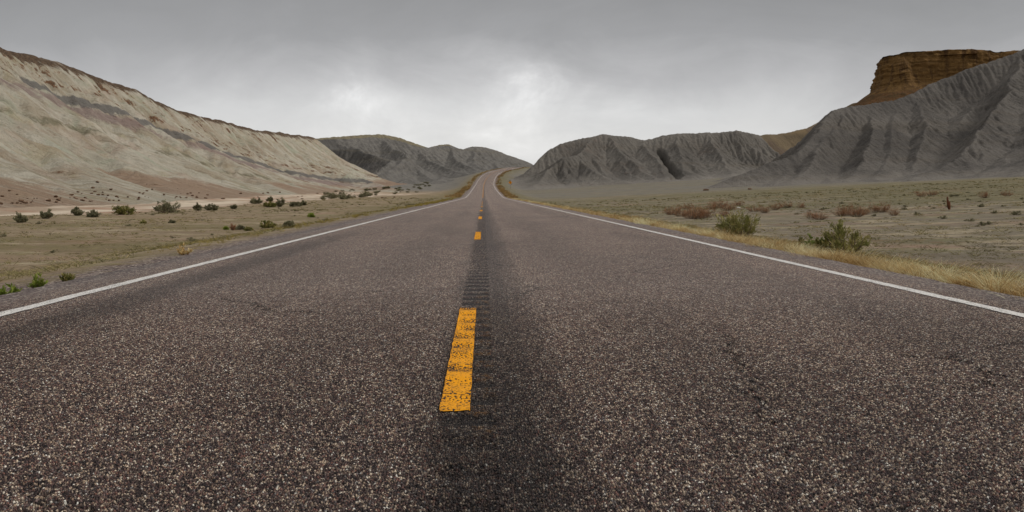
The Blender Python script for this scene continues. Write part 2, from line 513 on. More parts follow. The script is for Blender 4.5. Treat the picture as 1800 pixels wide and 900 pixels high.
    tar = t.math('MINIMUM', t.math('MULTIPLY', t.attr('groove'), 1.15), 0.93)
    col = t.mix(tar, col, A(26, 24, 24))
    # loose gravel and blown dust on the outer shoulder
    shl = t.math('ABSOLUTE', t.math('SUBTRACT', lat, 0.2))
    sh = t.smooth(t.math('ADD', shl, t.math('MULTIPLY', t.math('SUBTRACT', t.noise(t.mapv(flat, (5, 1.4, 1)), 1.0, 5, 0.7), 0.5), 0.8)), 3.62, 4.15)
    gvor = t.new('ShaderNodeTexVoronoi', voronoi_dimensions='2D', feature='F1', inp={'Vector': flat, 'Scale': 46.0, 'Randomness': 1.0})
    gs = t.new('ShaderNodeSeparateColor', inp={0: gvor.outputs['Color']})
    gcol = t.ramp(gs.outputs[0], [(0.0, A(52, 45, 45)), (0.3, A(88, 76, 74)), (0.55, A(112, 96, 90)), (0.75, A(120, 112, 106)), (0.9, A(150, 138, 126)), (1.0, A(184, 174, 162))])
    gcol = t.mix(t.math('MULTIPLY', t.smooth(gvor.outputs['Distance'], 0.4, 0.7), 0.7), gcol, A(40, 34, 34))
    col = t.mix(t.math('MULTIPLY', sh, 0.85), col, gcol)
    # wheel-polished darker patches and stray stains
    stn = t.smooth(t.noise(t.mapv(flat, (0.9, 0.35, 1), (3, 8, 0)), 1.0, 6, 0.7), 0.52, 0.72)
    col = t.mix(t.math('MULTIPLY', stn, 0.45), col, t.mix(1.0, col, (0.58, 0.55, 0.54), 'MULTIPLY'))
    t.l.new(col, b.inputs['Base Color'])
    b.inputs['Specular IOR Level'].default_value = 0.35
    rg = t.mix(dark, (0.72, 0.72, 0.72), (0.6, 0.6, 0.6))
    t.l.new(rg, b.inputs['Roughness'])
    h1 = t.math('SUBTRACT', 1.0, t.math('MINIMUM', t.math('MULTIPLY', vor.outputs['Distance'], 1.35), 1.0))
    h1 = t.math('ADD', t.math('MULTIPLY', h1, t.math('ADD', 0.5, sv.outputs[2])), t.math('MULTIPLY', t.math('SUBTRACT', 1.0, gvor.outputs['Distance']), t.math('MULTIPLY', sh, 0.8)))
    h1 = t.math('SUBTRACT', h1, t.math('MULTIPLY', crk, 1.5))
    # real relief: the stones stand up out of the binder where the mesh is fine enough, elsewhere the same height works as a bump
    top = t.math('SUBTRACT', 1.0, t.math('POWER', t.math('MINIMUM', t.math('MULTIPLY', vor.outputs['Distance'], 1.5), 1.0), 2.0))
    hh = t.math('MULTIPLY', top, t.math('ADD', 0.45, t.math('MULTIPLY', sv.outputs[2], 0.55)))
    hh = t.math('SUBTRACT', hh, t.math('MULTIPLY', crk, 1.2))
    near = t.attr('dense')
    bump(t, b, t.math('MULTIPLY', h1, t.math('SUBTRACT', 1.0, t.math('MULTIPLY', near, 0.75))), 0.007, 0.9)
    dsp = t.new('ShaderNodeDisplacement', inp={'Height': t.math('MULTIPLY', t.math('SUBTRACT', hh, 1.0), near), 'Midlevel': 0.0, 'Scale': 0.0105})
    out = [q for q in t.n if q.type == 'OUTPUT_MATERIAL'][0]
    t.l.new(dsp.outputs[0], out.inputs['Displacement'])
    m.displacement_method = 'BOTH'
    return m


def mat_paint(name, c, wear, chips, dirt=(70, 55, 40)):
    m, t, b = new_mat(name)
    lat = t.attr('lat'); alo = t.attr('along')
    flat = t.new('ShaderNodeCombineXYZ', inp={0: lat, 1: alo, 2: 0.0}).outputs[0]
    vor = t.new('ShaderNodeTexVoronoi', voronoi_dimensions='2D', feature='F1', inp={'Vector': flat, 'Scale': 88.0})
    n1 = t.noise(t.mapv(flat, (90, 55, 1)), 1.0, 4, 0.7)
    n2 = t.noise(t.mapv(flat, (7, 3.0, 1)), 1.0, 4, 0.6)
    rows = t.attr('groove')
    lack = t.math('ADD', t.math('MULTIPLY', t.math('SUBTRACT', vor.outputs['Distance'], 0.5), 0.5), t.math('ADD', n1, t.math('ADD', t.math('MULTIPLY', n2, 0.5), t.math('MULTIPLY', rows, t.math('MULTIPLY', t.smooth(t.noise(t.mapv(flat, (4, 1.3, 1), (2, 5, 0)), 1.0, 3), 0.35, 0.65), 0.24)))))
    chip = t.smooth(lack, chips, chips + 0.06)
    soil = t.noise(t.mapv(flat, (30, 12, 1)), 1.0, 5, 0.65)
    col = t.mix(t.math('MULTIPLY', t.smooth(soil, 0.4, 0.75), wear), c, t.mix(0.5, c, A(*dirt)))
    col = t.mix(chip, col, A(44, 36, 32))
    t.l.new(col, b.inputs['Base Color']); b.inputs['Roughness'].default_value = 0.7
    h = t.math('ADD', t.math('SUBTRACT', 1.0, vor.outputs['Distance']), t.math('MULTIPLY', chip, -1.2))
    bump(t, b, h, 0.004, 0.8)
    return m


def mat_ground():
    m, t, b = new_mat('desert_soil')
    pos = t.new('ShaderNodeNewGeometry').outputs['Position']
    flat = t.mapv(pos, (1, 1, 0))
    lat = t.attr('lat'); wash = t.attr('wash'); grey = t.attr('grey'); right = t.attr('right'); bank = t.attr('veg')
    n_big = t.noise(flat, 0.05, 5, 0.6); n_mid = t.noise(flat, 0.28, 5, 0.62); n_sm = t.noise(flat, 2.3, 5, 0.65); n_fine = t.noise(flat, 16.0, 4, 0.7)
    soil_l = t.mix(t.smooth(n_mid, 0.3, 0.7), A(116, 101, 81, 1.4), A(137, 119, 97, 1.4))
    soil_r = t.mix(t.smooth(n_mid, 0.3, 0.7), A(102, 93, 79, 1.4), A(120, 111, 96, 1.4))
    col = t.mix(right, soil_l, soil_r)
    pink = t.smooth(t.noise(flat, 0.13, 4, 0.6), 0.52, 0.68)
    col = t.mix(t.math('MULTIPLY', pink, 0.7), col, A(134, 110, 92))
    bare = t.smooth(t.noise(t.mapv(flat, (1, 2.2, 0), (50, 20, 0)), 0.22, 6, 0.7), 0.51, 0.60)
    col = t.mix(t.math('MULTIPLY', bare, 0.7), col, A(148, 135, 112))
    crust = t.smooth(t.noise(t.mapv(flat, (1, 1.6, 0), (12, 70, 0)), 0.9, 6, 0.72), 0.53, 0.66)
    col = t.mix(t.math('MULTIPLY', crust, 0.6), col, A(82, 70, 54))
    # low olive growth between bare patches
    olive = t.mix(t.smooth(n_sm, 0.35, 0.7), A(72, 70, 40, 1.35), A(102, 97, 56, 1.35))
    thr = t.math('ADD', t.math('MULTIPLY', n_mid, 0.6), t.math('MULTIPLY', n_sm, 0.55))
    vg = t.smooth(t.math('ADD', thr, bank), 0.58, 0.74)
    col = t.mix(t.math('MULTIPLY', vg, 0.55), col, olive)
    scr = t.math('MULTIPLY', t.smooth(t.noise(t.mapv(flat, (1, 1.8, 0), (8, 33, 0)), 0.16, 6, 0.72), 0.55, 0.64), t.smooth(n_sm, 0.42, 0.58))
    col = t.mix(t.math('MULTIPLY', scr, t.math('ADD', 0.25, t.math('MULTIPLY', right, 0.4))), col, A(104, 74, 54))
    # dark crumbs of soil, small stones
    col = t.mix(t.math('MULTIPLY', t.smooth(n_fine, 0.55, 0.75), 0.55), col, t.mix(1.0, col, (0.52, 0.48, 0.44), 'MULTIPLY'))
    col = t.mix(t.math('MULTIPLY', t.smooth(n_fine, 0.30, 0.42), -0.4), col, A(160, 146, 124))
    # pale wash
    wcol = t.mix(t.smooth(t.noise(t.mapv(flat, (0.25, 0.06, 1)), 1.0, 4, 0.6), 0.4, 0.62), A(140, 123, 105), A(176, 162, 143))
    wcol = t.mix(t.math('MULTIPLY', t.smooth(t.noise(flat, 0.09, 3), 0.5, 0.64), 0.7), wcol, A(136, 104, 84))
    col = t.mix(wash, col, wcol)
    gcol = t.mix(t.smooth(n_mid, 0.35, 0.65), A(96, 92, 85, 1.4), A(112, 107, 99, 1.4))
    col = t.mix(t.math('MULTIPLY', grey, t.math('SUBTRACT', 1.0, t.math('MULTIPLY', vg, 0.3))), col, gcol)
    # roadside gravel
    gvor = t.new('ShaderNodeTexVoronoi', voronoi_dimensions='2D', feature='F1', inp={'Vector': flat, 'Scale': 40.0})
    gs = t.new('ShaderNodeSeparateColor', inp={0: gvor.outputs['Color']})
    grav = t.ramp(gs.outputs[0], [(0.0, A(46, 40, 40)), (0.3, A(82, 71, 69)), (0.6, A(106, 92, 86)), (0.85, A(128, 116, 106)), (1.0, A(176, 164, 152))])
    gm = t.math('SUBTRACT', 1.0, t.smooth(t.math('ADD', lat, t.math('MULTIPLY', t.math('SUBTRACT', n_sm, 0.5), 2.2)), 4.5, 5.3))
    col = t.mix(gm, col, grav)
    t.l.new(col, b.inputs['Base Color'])
    h = t.math('ADD', t.math('MULTIPLY', n_sm, 0.22), t.math('MULTIPLY', n_fine, 0.06))
    bump(t, b, h, 1.0, 0.8)
    return m


def mat_greyhill(name, dark, mid, light, tan, tanlo, tanhi):
    m, t, b = new_mat(name)
    pos = t.new('ShaderNodeNewGeometry').outputs['Position']
    rel = t.attr('rel'); cap = t.attr('cap'); red = t.attr('red'); pale = t.attr('pale')
    n1 = t.noise(pos, 0.045, 5, 0.6); n2 = t.noise(pos, 0.4, 5, 0.65); n3 = t.noise(pos, 2.5, 4, 0.7)
    col = t.mix(t.smooth(t.math('ADD', t.math('MULTIPLY', n1, 0.7), t.math('MULTIPLY', n2, 0.3)), 0.36, 0.64), dark, mid)
    col = t.mix(t.math('MULTIPLY', t.smooth(t.math('ADD', pale, t.math('MULTIPLY', t.math('SUBTRACT', n2, 0.5), 0.5)), 0.2, 0.9), 0.85), col, t.mix(t.smooth(n2, 0.35, 0.65), A(90, 87, 83, 1.45), A(112, 108, 102, 1.45)))
    # silt gathers at the foot of the slopes
    foot = t.math('SUBTRACT', 1.0, t.smooth(t.math('ADD', rel, t.math('MULTIPLY', t.math('SUBTRACT', n2, 0.5), 4.0)), 0.2, 2.4))
    col = t.mix(t.math('MULTIPLY', foot, 0.55), col, light)
    # faint beds
    sep = t.new('ShaderNodeSeparateXYZ', inp={0: pos})
    zz = t.new('ShaderNodeCombineXYZ', inp={0: t.math('MULTIPLY', sep.outputs[0], 0.01), 1: t.math('MULTIPLY', sep.outputs[1], 0.01), 2: t.math('ADD', sep.outputs[2], t.math('MULTIPLY', n1, 6.0))}).outputs[0]
    bed = t.noise(zz, 0.55, 3, 0.6)
    col = t.mix(t.math('MULTIPLY', t.smooth(bed, 0.5, 0.68), 0.30), col, t.mix(0.5, tan, dark))
    col = t.mix(t.math('MULTIPLY', t.smooth(n3, 0.55, 0.8), 0.35), col, t.mix(1.0, col, (0.6, 0.6, 0.6), 'MULTIPLY'))
    col = t.mix(t.smooth(t.math('ADD', cap, t.math('MULTIPLY', t.math('SUBTRACT', n2, 0.5), 0.7)), tanlo, tanhi), col, t.mix(t.smooth(n2, 0.35, 0.65), tan, t.mix(0.5, tan, dark)))
    col = t.mix(t.smooth(t.math('ADD', red, t.math('MULTIPLY', t.math('SUBTRACT', n2, 0.5), 0.5)), 0.45, 0.75), col, A(92, 78, 68, 1.2))
    t.l.new(col, b.inputs['Base Color'])
    h = t.math('ADD', t.math('MULTIPLY', n2, 1.3), t.math('MULTIPLY', n3, 0.42))
    bump(t, b, h, 1.0, 1.0)
    return m


def mat_lefthill():
    m, t, b = new_mat('cream_badland')
    K = 1.36
    C = lambda r, g_, b_: A(r, g_, b_, K)
    pos = t.new('ShaderNodeNewGeometry').outputs['Position']
    g = {k: t.attr(k) for k in ('rel', 'cap', 'ledge', 'blue', 'purple', 'red', 'green')}
    n1 = t.noise(pos, 0.06, 5, 0.6); n2 = t.noise(pos, 0.45, 6, 0.65); n3 = t.noise(pos, 2.2, 5, 0.7)
    # streaks of wash that run down the slope (it falls towards the road, +X)
    st = t.noise(t.mapv(pos, (0.10, 1.1, 0.10)), 1.0, 6, 0.68, 0.8)
    st2 = t.noise(t.mapv(pos, (0.05, 0.30, 0.05), (31, 7, 3)), 1.0, 5, 0.62, 0.9)
    def patch(col, off, sc, lo, hi, amt, c):
        return t.mix(t.math('MULTIPLY', t.smooth(t.noise(t.mapv(pos, loc=off), sc, 6, 0.68, 0.6), lo, hi), amt), col, c)
    col = t.mix(t.smooth(n1, 0.34, 0.66), C(169, 162, 147), C(154, 147, 131))
    col = patch(col, (0, 0, 0), 0.075, 0.48, 0.66, 0.55, C(146, 124, 108))
    col = patch(col, (40, 11, 5), 0.11, 0.52, 0.68, 0.45, C(142, 130, 94))
    col = patch(col, (90, 61, 5), 0.09, 0.52, 0.66, 0.6, C(140, 143, 124))
    col = patch(col, (15, 85, 9), 0.16, 0.55, 0.68, 0.5, C(178, 170, 152))
    col = t.mix(t.math('MULTIPLY', t.smooth(st2, 0.45, 0.62), 0.60), col, C(138, 124, 103))
    col = t.mix(t.math('MULTIPLY', t.smooth(st, 0.48, 0.66), 0.45), col, t.mix(1.0, col, (0.66, 0.61, 0.56), 'MULTIPLY'))
    col = t.mix(t.math('MULTIPLY', t.smooth(n3, 0.52, 0.72), 0.40), col, t.mix(1.0, col, (0.60, 0.57, 0.53), 'MULTIPLY'))
    def br(k, amp=0.9, s_=0.0):
        v = t.math('ADD', t.math('MULTIPLY', t.math('SUBTRACT', n2, 0.5), amp), t.math('MULTIPLY', t.math('SUBTRACT', n3, 0.5), amp * 0.55))
        v = t.math('ADD', v, t.math('MULTIPLY', t.math('SUBTRACT', st, 0.5), s_))
        v = t.math('ADD', v, t.math('MULTIPLY', t.math('SUBTRACT', st2, 0.5), s_))
        return t.math('ADD', g[k], v)
    col = t.mix(t.math('MULTIPLY', t.smooth(br('purple', 0.9, 1.2), 0.30, 0.85), 0.80), col, C(122, 105, 100))
    col = t.mix(t.math('MULTIPLY', t.smooth(br('green', 0.9, 1.6), 0.45, 0.9), 0.75), col, C(104, 100, 80))
    col = t.mix(t.math('MULTIPLY', t.smooth(br('blue', 1.5, 0.9), 0.42, 0.80), 0.85), col, C(92, 89, 86))
    col = t.mix(t.math('MULTIPLY', t.smooth(br('red', 0.8, 1.2), 0.30, 0.80), 0.80), col, C(134, 111, 92))
    col = t.mix(t.math('MULTIPLY', t.smooth(br('ledge', 1.8, 2.0), 0.55, 0.74), 0.92), col, t.mix(t.smooth(n3, 0.4, 0.6), C(62, 45, 34), C(112, 80, 56)))
    col = t.mix(t.smooth(br('cap', 0.7, 1.9), 0.36, 0.86), col, t.mix(t.smooth(n3, 0.35, 0.65), C(66, 54, 44), C(100, 82, 65)))
    t.l.new(col, b.inputs['Base Color'])
    h = t.math('ADD', t.math('MULTIPLY', n2, 0.9), t.math('ADD', t.math('MULTIPLY', n3, 0.30), t.math('MULTIPLY', st, 0.8)))
    bump(t, b, h, 1.0, 1.0)
    return m


def mat_mesa():
    m, t, b = new_mat('ochre_sandstone')
    pos = t.new('ShaderNodeNewGeometry').outputs['Position']
    n1 = t.noise(pos, 0.05, 5, 0.6); n2 = t.noise(pos, 0.3, 5, 0.65)
    beds = t.noise(t.mapv(pos, (0.02, 0.02, 0.55)), 1.0, 5, 0.7)
    vert = t.noise(t.mapv(pos, (0.22, 0.22, 0.02)), 1.0, 4, 0.6)
    col = t.mix(t.smooth(t.math('ADD', t.math('MULTIPLY', beds, 0.6), t.math('MULTIPLY', n2, 0.4)), 0.36, 0.64), A(84, 63, 37, 1.45), A(110, 83, 48, 1.45))
    col = t.mix(t.math('MULTIPLY', t.smooth(vert, 0.5, 0.62), 0.7), col, A(66, 47, 31, 1.3))
    col = t.mix(t.math('MULTIPLY', t.smooth(n2, 0.54, 0.72), 0.55), col, A(132, 104, 64, 1.3))
    col = t.mix(t.smooth(t.attr('talus'), 0.3, 0.7), col, t.mix(t.smooth(n2, 0.4, 0.6), A(92, 66, 41, 1.3), A(78, 60, 38, 1.3)))
    t.l.new(col, b.inputs['Base Color'])
    h = t.math('ADD', t.math('MULTIPLY', beds, 1.2), t.math('ADD', t.math('MULTIPLY', vert, 3.2), t.math('MULTIPLY', n2, 2.0)))
    bump(t, b, h, 1.0, 0.9)
    return m


def mat_tint(name, stops, rough=0.8, trans=0.0, attr='tint'):
    m, t, b = new_mat(name)
    col = t.ramp(t.attr(attr), stops)
    pos = t.new('ShaderNodeTexCoord').outputs['Object']
    n = t.noise(pos, 9.0, 3)
    col = t.mix(t.math('MULTIPLY', t.smooth(n, 0.4, 0.7), 0.35), col, t.mix(1.0, col, (0.62, 0.62, 0.6), 'MULTIPLY'))
    t.l.new(col, b.inputs['Base Color']); b.inputs['Roughness'].default_value = rough
    if trans:
        tr = t.new('ShaderNodeBsdfTranslucent', inp={'Color': col})
        mx = t.new('ShaderNodeMixShader', inp={0: trans})
        t.l.new(b.outputs[0], mx.inputs[1]); t.l.new(tr.outputs[0], mx.inputs[2])
        out = [n_ for n_ in t.n if n_.type == 'OUTPUT_MATERIAL'][0]
        t.l.new(mx.outputs[0], out.inputs[0])
    return m


# ------------------------------------------------------------------ ground sheet
def build_ground():
    s = np.linspace(-1, 1, 521)
    xs = np.sinh(s * 6.6) / math.sinh(6.6) * 2600
    yp = np.concatenate((np.linspace(-40, 4, 24), np.geomspace(4.25, 3200, 620)))
    x, y = np.meshgrid(xs, yp)
    x = x + road_x(y) * np.exp(-np.abs(x) / 60)
    z = ground(x, y)
    l = np.abs(road_lat(x, y) - 0.2)
    wd = wash_d(x, y)
    wash = sstep(wd, 0.0, 2.5) * sstep(y, 20, 40) * (1 - sstep(y, 230, 330))
    rt = (x > road_x(y)).astype(float)
    greyp = np.zeros_like(x)
    # grey silt flat in front of the right-hand hills, and beside the road where it climbs
    greyp = np.maximum(greyp, rt * sstep(x * 0.5 + y - 205 + 24 * fbm(x / 30, y / 12, 3, 71), 0, 45) * (0.55 + 0.45 * sstep(fbm(x / 60, y / 9, 3, 72), -0.1, 0.12)))
    greyp = np.maximum(greyp, (1 - rt) * sstep(y, 290, 350))
    veg = 0.05 * sstep(y, 35, 90) * rt + 0.03 * rt + 0.12 * (1 - rt) * sstep(-wd, -4, 4) + 0.10 * sstep(fbm(x / 25, y / 6, 3, 73), 0.0, 0.2)
    veg = veg + 0.13 * rt * sstep(x + 0.45 * y - 62, 0, 12) * (1 - sstep(x * 0.5 + y - 200, -6, 12)) * sstep(x, 30, 45)
    veg = veg - 0.07 * (1 - rt)
    veg = veg + 0.14 * (1 - sstep(l, 6, 14)) * sstep(y, 25, 60)
    ob = mesh_obj('ground', np.stack((x, y, z), -1).reshape(-1, 3), grid_faces(*x.shape), mat_ground(),
                  dict(lat=l, wash=wash, right=rt, grey=greyp * sstep(l, 5, 12), veg=veg))
    tag(ob, 'flat tan desert floor with olive patches on both sides of the road', 'ground', None, 'structure')


build_ground()

# ------------------------------------------------------------------ road and its paint
GROOVE_STEP = 0.3


def groove_h(lat, y):
    """milled rumble strip along the centre: 0 on the ridges, 1 at the bottom of a groove"""
    inside = sstep(lat, -0.185, -0.150) * (1 - sstep(lat, 0.030, 0.055))
    ph = (y / GROOVE_STEP) % 1.0
    g = sstep(np.abs(ph - 0.5), 0.5, 0.22) if False else np.clip(1 - (np.abs(ph - 0.5) / 0.30) ** 2, 0, 1)
    return inside * g


def road_surface(lat, y):
    return road_z(y) + 0.02 * (1 - (np.clip(np.abs(lat), 0, 4.5) / 4.5) ** 2) - 0.016 * groove_h(lat, y) * (y < 60)


def along_road(lat, y):
    dx = np.interp(y, _y, np.gradient(_xy, _y)); n = np.sqrt(1 + dx * dx)
    return road_x(y) + lat / n, y - lat * dx / n


def build_road():
    wide = np.concatenate(([L_EDGE - 0.10, L_EDGE], np.linspace(L_EDGE + 0.25, -0.3, 12), np.linspace(-0.22, 0.09, 24), np.linspace(0.2, R_EDGE - 0.25, 12), [R_EDGE, R_EDGE + 0.10]))
    N0, N1, N2 = 1.9, 5.8, 8.0
    mid = np.concatenate(([L_EDGE - 0.10], np.arange(L_EDGE, R_EDGE, 0.0052), [R_EDGE, R_EDGE + 0.10]))
    fine = np.concatenate(([L_EDGE - 0.10], np.arange(L_EDGE, R_EDGE, 0.0042), [R_EDGE, R_EDGE + 0.10]))
    blocks = [(wide, np.append(np.arange(-40, 1.0, 1.0), np.linspace(1.0, N0, 12))), (fine, np.append(np.arange(N0, N1 - 0.003, 0.0045), N1)),
              (mid, np.append(np.arange(N1, N2 - 0.005, 0.006), N2)), (wide, np.concatenate((np.arange(N2, 14, 0.025), np.arange(14, 40, 0.06), np.geomspace(40, 900, 300))))]
    V, F, at, base = [], [], dict(lat=[], along=[], groove=[], ridge=[], dense=[]), 0
    for lat, y in blocks:
        l, yy = np.meshgrid(lat, y)
        jag = 0.10 * fbm(yy / 0.5, yy * 0 + np.sign(l) * 5, 3, 3)
        lj = l + np.where((l <= L_EDGE + 0.001) | (l >= R_EDGE - 0.001), jag, 0)
        px, py = along_road(lj, yy)
        z = road_surface(l, yy)
        z[:, 0] -= 0.16; z[:, -1] -= 0.16
        gv = groove_h(l, yy) * (yy < 60)
        inside = sstep(l, -0.07, -0.05) * (1 - sstep(l, 0.030, 0.06))
        at['lat'].append(l.ravel()); at['along'].append(yy.ravel())
        at['groove'].append((gv * (0.55 + 0.45 * sstep(yy, 6.2, 6.7)) * (0.35 + 0.65 * (1 - sstep(yy, 8.3, 9.4))) * sstep(yy, 2.7, 3.3)).ravel())
        at['ridge'].append((inside * (1 - np.clip(gv * 1.6, 0, 1)) * sstep(yy, 2.6, 3.3) * (1 - sstep(yy, 6.9, 7.4))).ravel())
        dn = np.zeros_like(l)
        if len(lat) > 500:
            dn = sstep(yy, N0, N0 + 0.15) * np.clip((N2 - 0.3 - yy) / (N2 - 2.9), 0, 1) ** 1.2 * sstep(l, L_EDGE, L_EDGE + 0.05) * (1 - sstep(l, R_EDGE - 0.05, R_EDGE))
        at['dense'].append(dn.ravel())
        V.append(np.stack((px, py, z), -1).reshape(-1, 3)); F.append(grid_faces(*l.shape) + base); base += l.size
    ob = mesh_obj('road', np.concatenate(V), F, mat_asphalt(), {k: np.concatenate(v) for k, v in at.items()})
    tag(ob, 'worn two-lane chip-seal road with rumble strip running to a pass', 'road', None, 'structure')


build_road()
M_YELLOW = mat_paint('yellow_paint', A(232, 136, 16, 1.5), 0.6, 0.80)
M_WHITE = mat_paint('white_paint', A(206, 202, 196, 1.25), 0.95, 0.85, (104, 94, 86))


def strip(name, lat0, lat1, y0, y1, step, mat, nl, label, cat, wob=0.012):
    n = max(2, int((y1 - y0) / step)); y = np.linspace(y0, y1, n)
    if y1 > 100:
        y = np.concatenate((np.arange(y0, 30, step), np.geomspace(max(30, y0), y1, 400)))
    lat = np.linspace(lat0, lat1, nl)
    l, yy = np.meshgrid(lat, y)
    lw = l.copy()
    lw[:, 0] += wob * 2 * fbm(y / 0.12, y * 0 + 1, 3, 41); lw[:, -1] += wob * 2 * fbm(y / 0.12, y * 0 + 7, 3, 42)
    ye = yy + np.where((yy == y[0]) | (yy == y[-1]), 0.05 * fbm(l / 0.03, l * 0 + y0, 2, 43), 0) if y1 - y0 < 20 else yy
    px, py = along_road(lw, ye)
    z = road_surface(lw, yy) + 0.004
    z[0] -= 0.003; z[-1] -= 0.003
    ob = mesh_obj(name, np.stack((px, py, z), -1).reshape(-1, 3), grid_faces(*l.shape), mat, dict(lat=l, along=yy, groove=groove_h(lw, yy)))
    tag(ob, label, cat, None, 'structure')
    return ob


strip('road_edge_line', L_LINE - 0.06, L_LINE + 0.06, -5, 700, 0.08, M_WHITE, 4, 'white edge line along the left lane beside the shrubs', 'road marking')
strip('road_edge_line', R_LINE - 0.06, R_LINE + 0.06, -5, 700, 0.08, M_WHITE, 4, 'white edge line along the right lane beside the dry grass', 'road marking')
names = ['big worn yellow dash nearest the camera on the centre line', 'small yellow dash, second one up the centre line',
         'third yellow dash up the centre line', 'fourth yellow dash up the centre line', 'fifth yellow dash up the centre line',
         'sixth yellow dash, where the road starts to look narrow', 'seventh tiny yellow dash before the road climbs', 'eighth tiny yellow dash before the road climbs']
for k in range(8):
    y0 = 3.25 + 12.2 * k
    o = strip('road_dash_marking', -0.17, -0.053, y0, y0 + 2.97, 0.02, M_YELLOW, 12, names[k], 'road marking', 0.004)
    o['group'] = 'yellow centre dashes'
strip('road_centre_line', -0.17, -0.06, 150, 600, 0.5, M_YELLOW, 3, 'thin yellow centre line where the road climbs to the pass', 'road marking')

# ------------------------------------------------------------------ hills
def band_attr(x, y, pts, wid, seed, amp=3.0):
    """soft band of rock along a line of measured points (plan distance)"""
    p = np.array([P(*q) for q in pts])
    d, _ = seg_dist(x + amp * fbm(x / 9, y / 9, 3, seed), y + amp * fbm(x / 9, y / 9, 3, seed + 1), p)
    return np.exp(-(d / wid) ** 2)


LEFT_RIDGE = [(-108, 20, 36), (-108, 120, 36), tuple(P(0, 80, 190)), tuple(P(100, 106, 205)), tuple(P(200, 143, 225)), tuple(P(300, 185, 255)),
              tuple(P(400, 216, 300)), tuple(P(450, 227, 330)), tuple(P(500, 234, 370)), tuple(P(545, 239, 420))]


def left_attrs(x, y, z, g, z0):
    d, zr = seg_dist(x, y, np.array(LEFT_RIDGE))
    h = np.maximum(zr - g, 1)
    v = np.clip((z - g) / h, 0, 1.2)             # 0 at the foot, 1 at the crest
    n = fbm(x / 14, y / 30, 4, 91)
    behind = (x < np.interp(y, [p[1] for p in LEFT_RIDGE], [p[0] for p in LEFT_RIDGE]))
    cap = sstep(v + 0.10 * n, 0.84, 0.95); cap = np.maximum(cap, behind * 1.0)
    yy = y + 40 * n
    # beds dip away from the camera: their relative height falls with distance
    vb = np.interp(y, [100, 165, 200, 235, 270, 320, 400], [0.82, 0.70, 0.60, 0.42, 0.28, 0.16, 0.0])
    blue = np.exp(-((v + 0.05 * n - vb) / 0.048) ** 2) * 1.15 * sstep(y, 168, 180)
    purple = np.exp(-((v + 0.06 * n - vb + 0.10) / 0.07) ** 2) * (0.8 + 0.2 * np.sin(y / 9))
    ledge = 0.75 * np.exp(-((v + 0.08 * n - vb - 0.13) / 0.035) ** 2) + 0.62 * np.exp(-((v + 0.10 * n - vb - 0.26) / 0.05) ** 2)
    ledge = np.maximum(ledge, 0.95 * np.exp(-((v + 0.05 * n - vb - 0.035) / 0.045) ** 2) * (1 - sstep(y, 165, 182)))
    ledge = np.maximum(0.8 * ledge, 0.42 * sstep(v, 0.70, 0.86))
    ledge = np.maximum(ledge, 0.8 * np.exp(-((v - 0.17 + 0.06 * n) / 0.05) ** 2) * (1 - sstep(y, 86, 100)))
    red = 0.9 * (1 - sstep(v + 0.10 * n, 0.05, 0.16)) * sstep(fbm(x / 40, y / 40, 3, 95), -0.12, 0.12)
    red = np.maximum(red, 0.8 * (1 - sstep(y, 84, 104)) * (1 - sstep(v, 0.12, 0.24)))
    red = np.maximum(red, 0.65 * np.exp(-((v + 0.06 * n - vb + 0.16) / 0.05) ** 2) * sstep(y, 230, 300))
    green = 0.8 * np.exp(-((v + 0.07 * n - (vb - 0.36)) / 0.035) ** 2)
    return dict(cap=cap, blue=blue, purple=purple, ledge=ledge, red=red, green=green)


def sp(pts, s=0.6, r=2.0, p=1.25, **k):
    return dict(pts=pts, s=s, r=r, p=p, **k)


M_CREAM = mat_lefthill()
make_hill('hill', (-190, -30, 40, 500), 0.55,
          [dict(pts=LEFT_RIDGE, s=0.58, r=5.0, p=1.15, abs=True, crisp=True),
           sp([(-60, 150, 128), (60, 158, 152), (130, 172, 164), (200, 214, 172), (300, 268, 190), (440, 330, 222)], 0.60, 4, 1.15),
           sp([(-20, 255, 98), (60, 292, 104), (150, 338, 112)], 0.5, 3),
           sp([(330, 208, 262), (420, 262, 258), (560, 330, 268)], 0.62, 3),
           sp([(430, 228, 318), (520, 274, 318), (640, 326, 335)], 0.62, 3),
           sp([(590, 303, 330), (618, 290, 338), (650, 308, 335), (700, 334, 330)], 0.7, 0.8), sp([(640, 312, 318), (668, 318, 312), (700, 334, 305)], 0.5, 0.8),
           sp([(520, 240, 385), (590, 270, 385), (650, 300, 390), (705, 326, 400)], 0.6, 3)],
          M_CREAM, 101, iters=50, K=0.06, m=0.28, D=0.006, macro=0.50, rill=0.55, Kc=0.06, attrs=left_attrs, roundk=0.6, rough=1.0,
          carve=[([(150, 222, 140), (240, 290, 135), (330, 344, 150)], 2.2, 3.0), ([(60, 215, 125), (120, 285, 118), (190, 344, 122)], 1.6, 2.6),
                 ([(320, 212, 245), (360, 240, 235), (440, 296, 225), (500, 338, 232)], 2.4, 3.0), ([(440, 240, 305), (480, 262, 300), (590, 330, 305)], 2.4, 3.0),
                 ([(510, 252, 350), (560, 276, 352), (660, 326, 370)], 2.4, 3.0)],
          label='cream and rust banded badland slope with dark cap, left of the road')

GD = (A(84, 80, 75, 1.45), A(106, 101, 94, 1.45), A(126, 120, 112, 1.4))


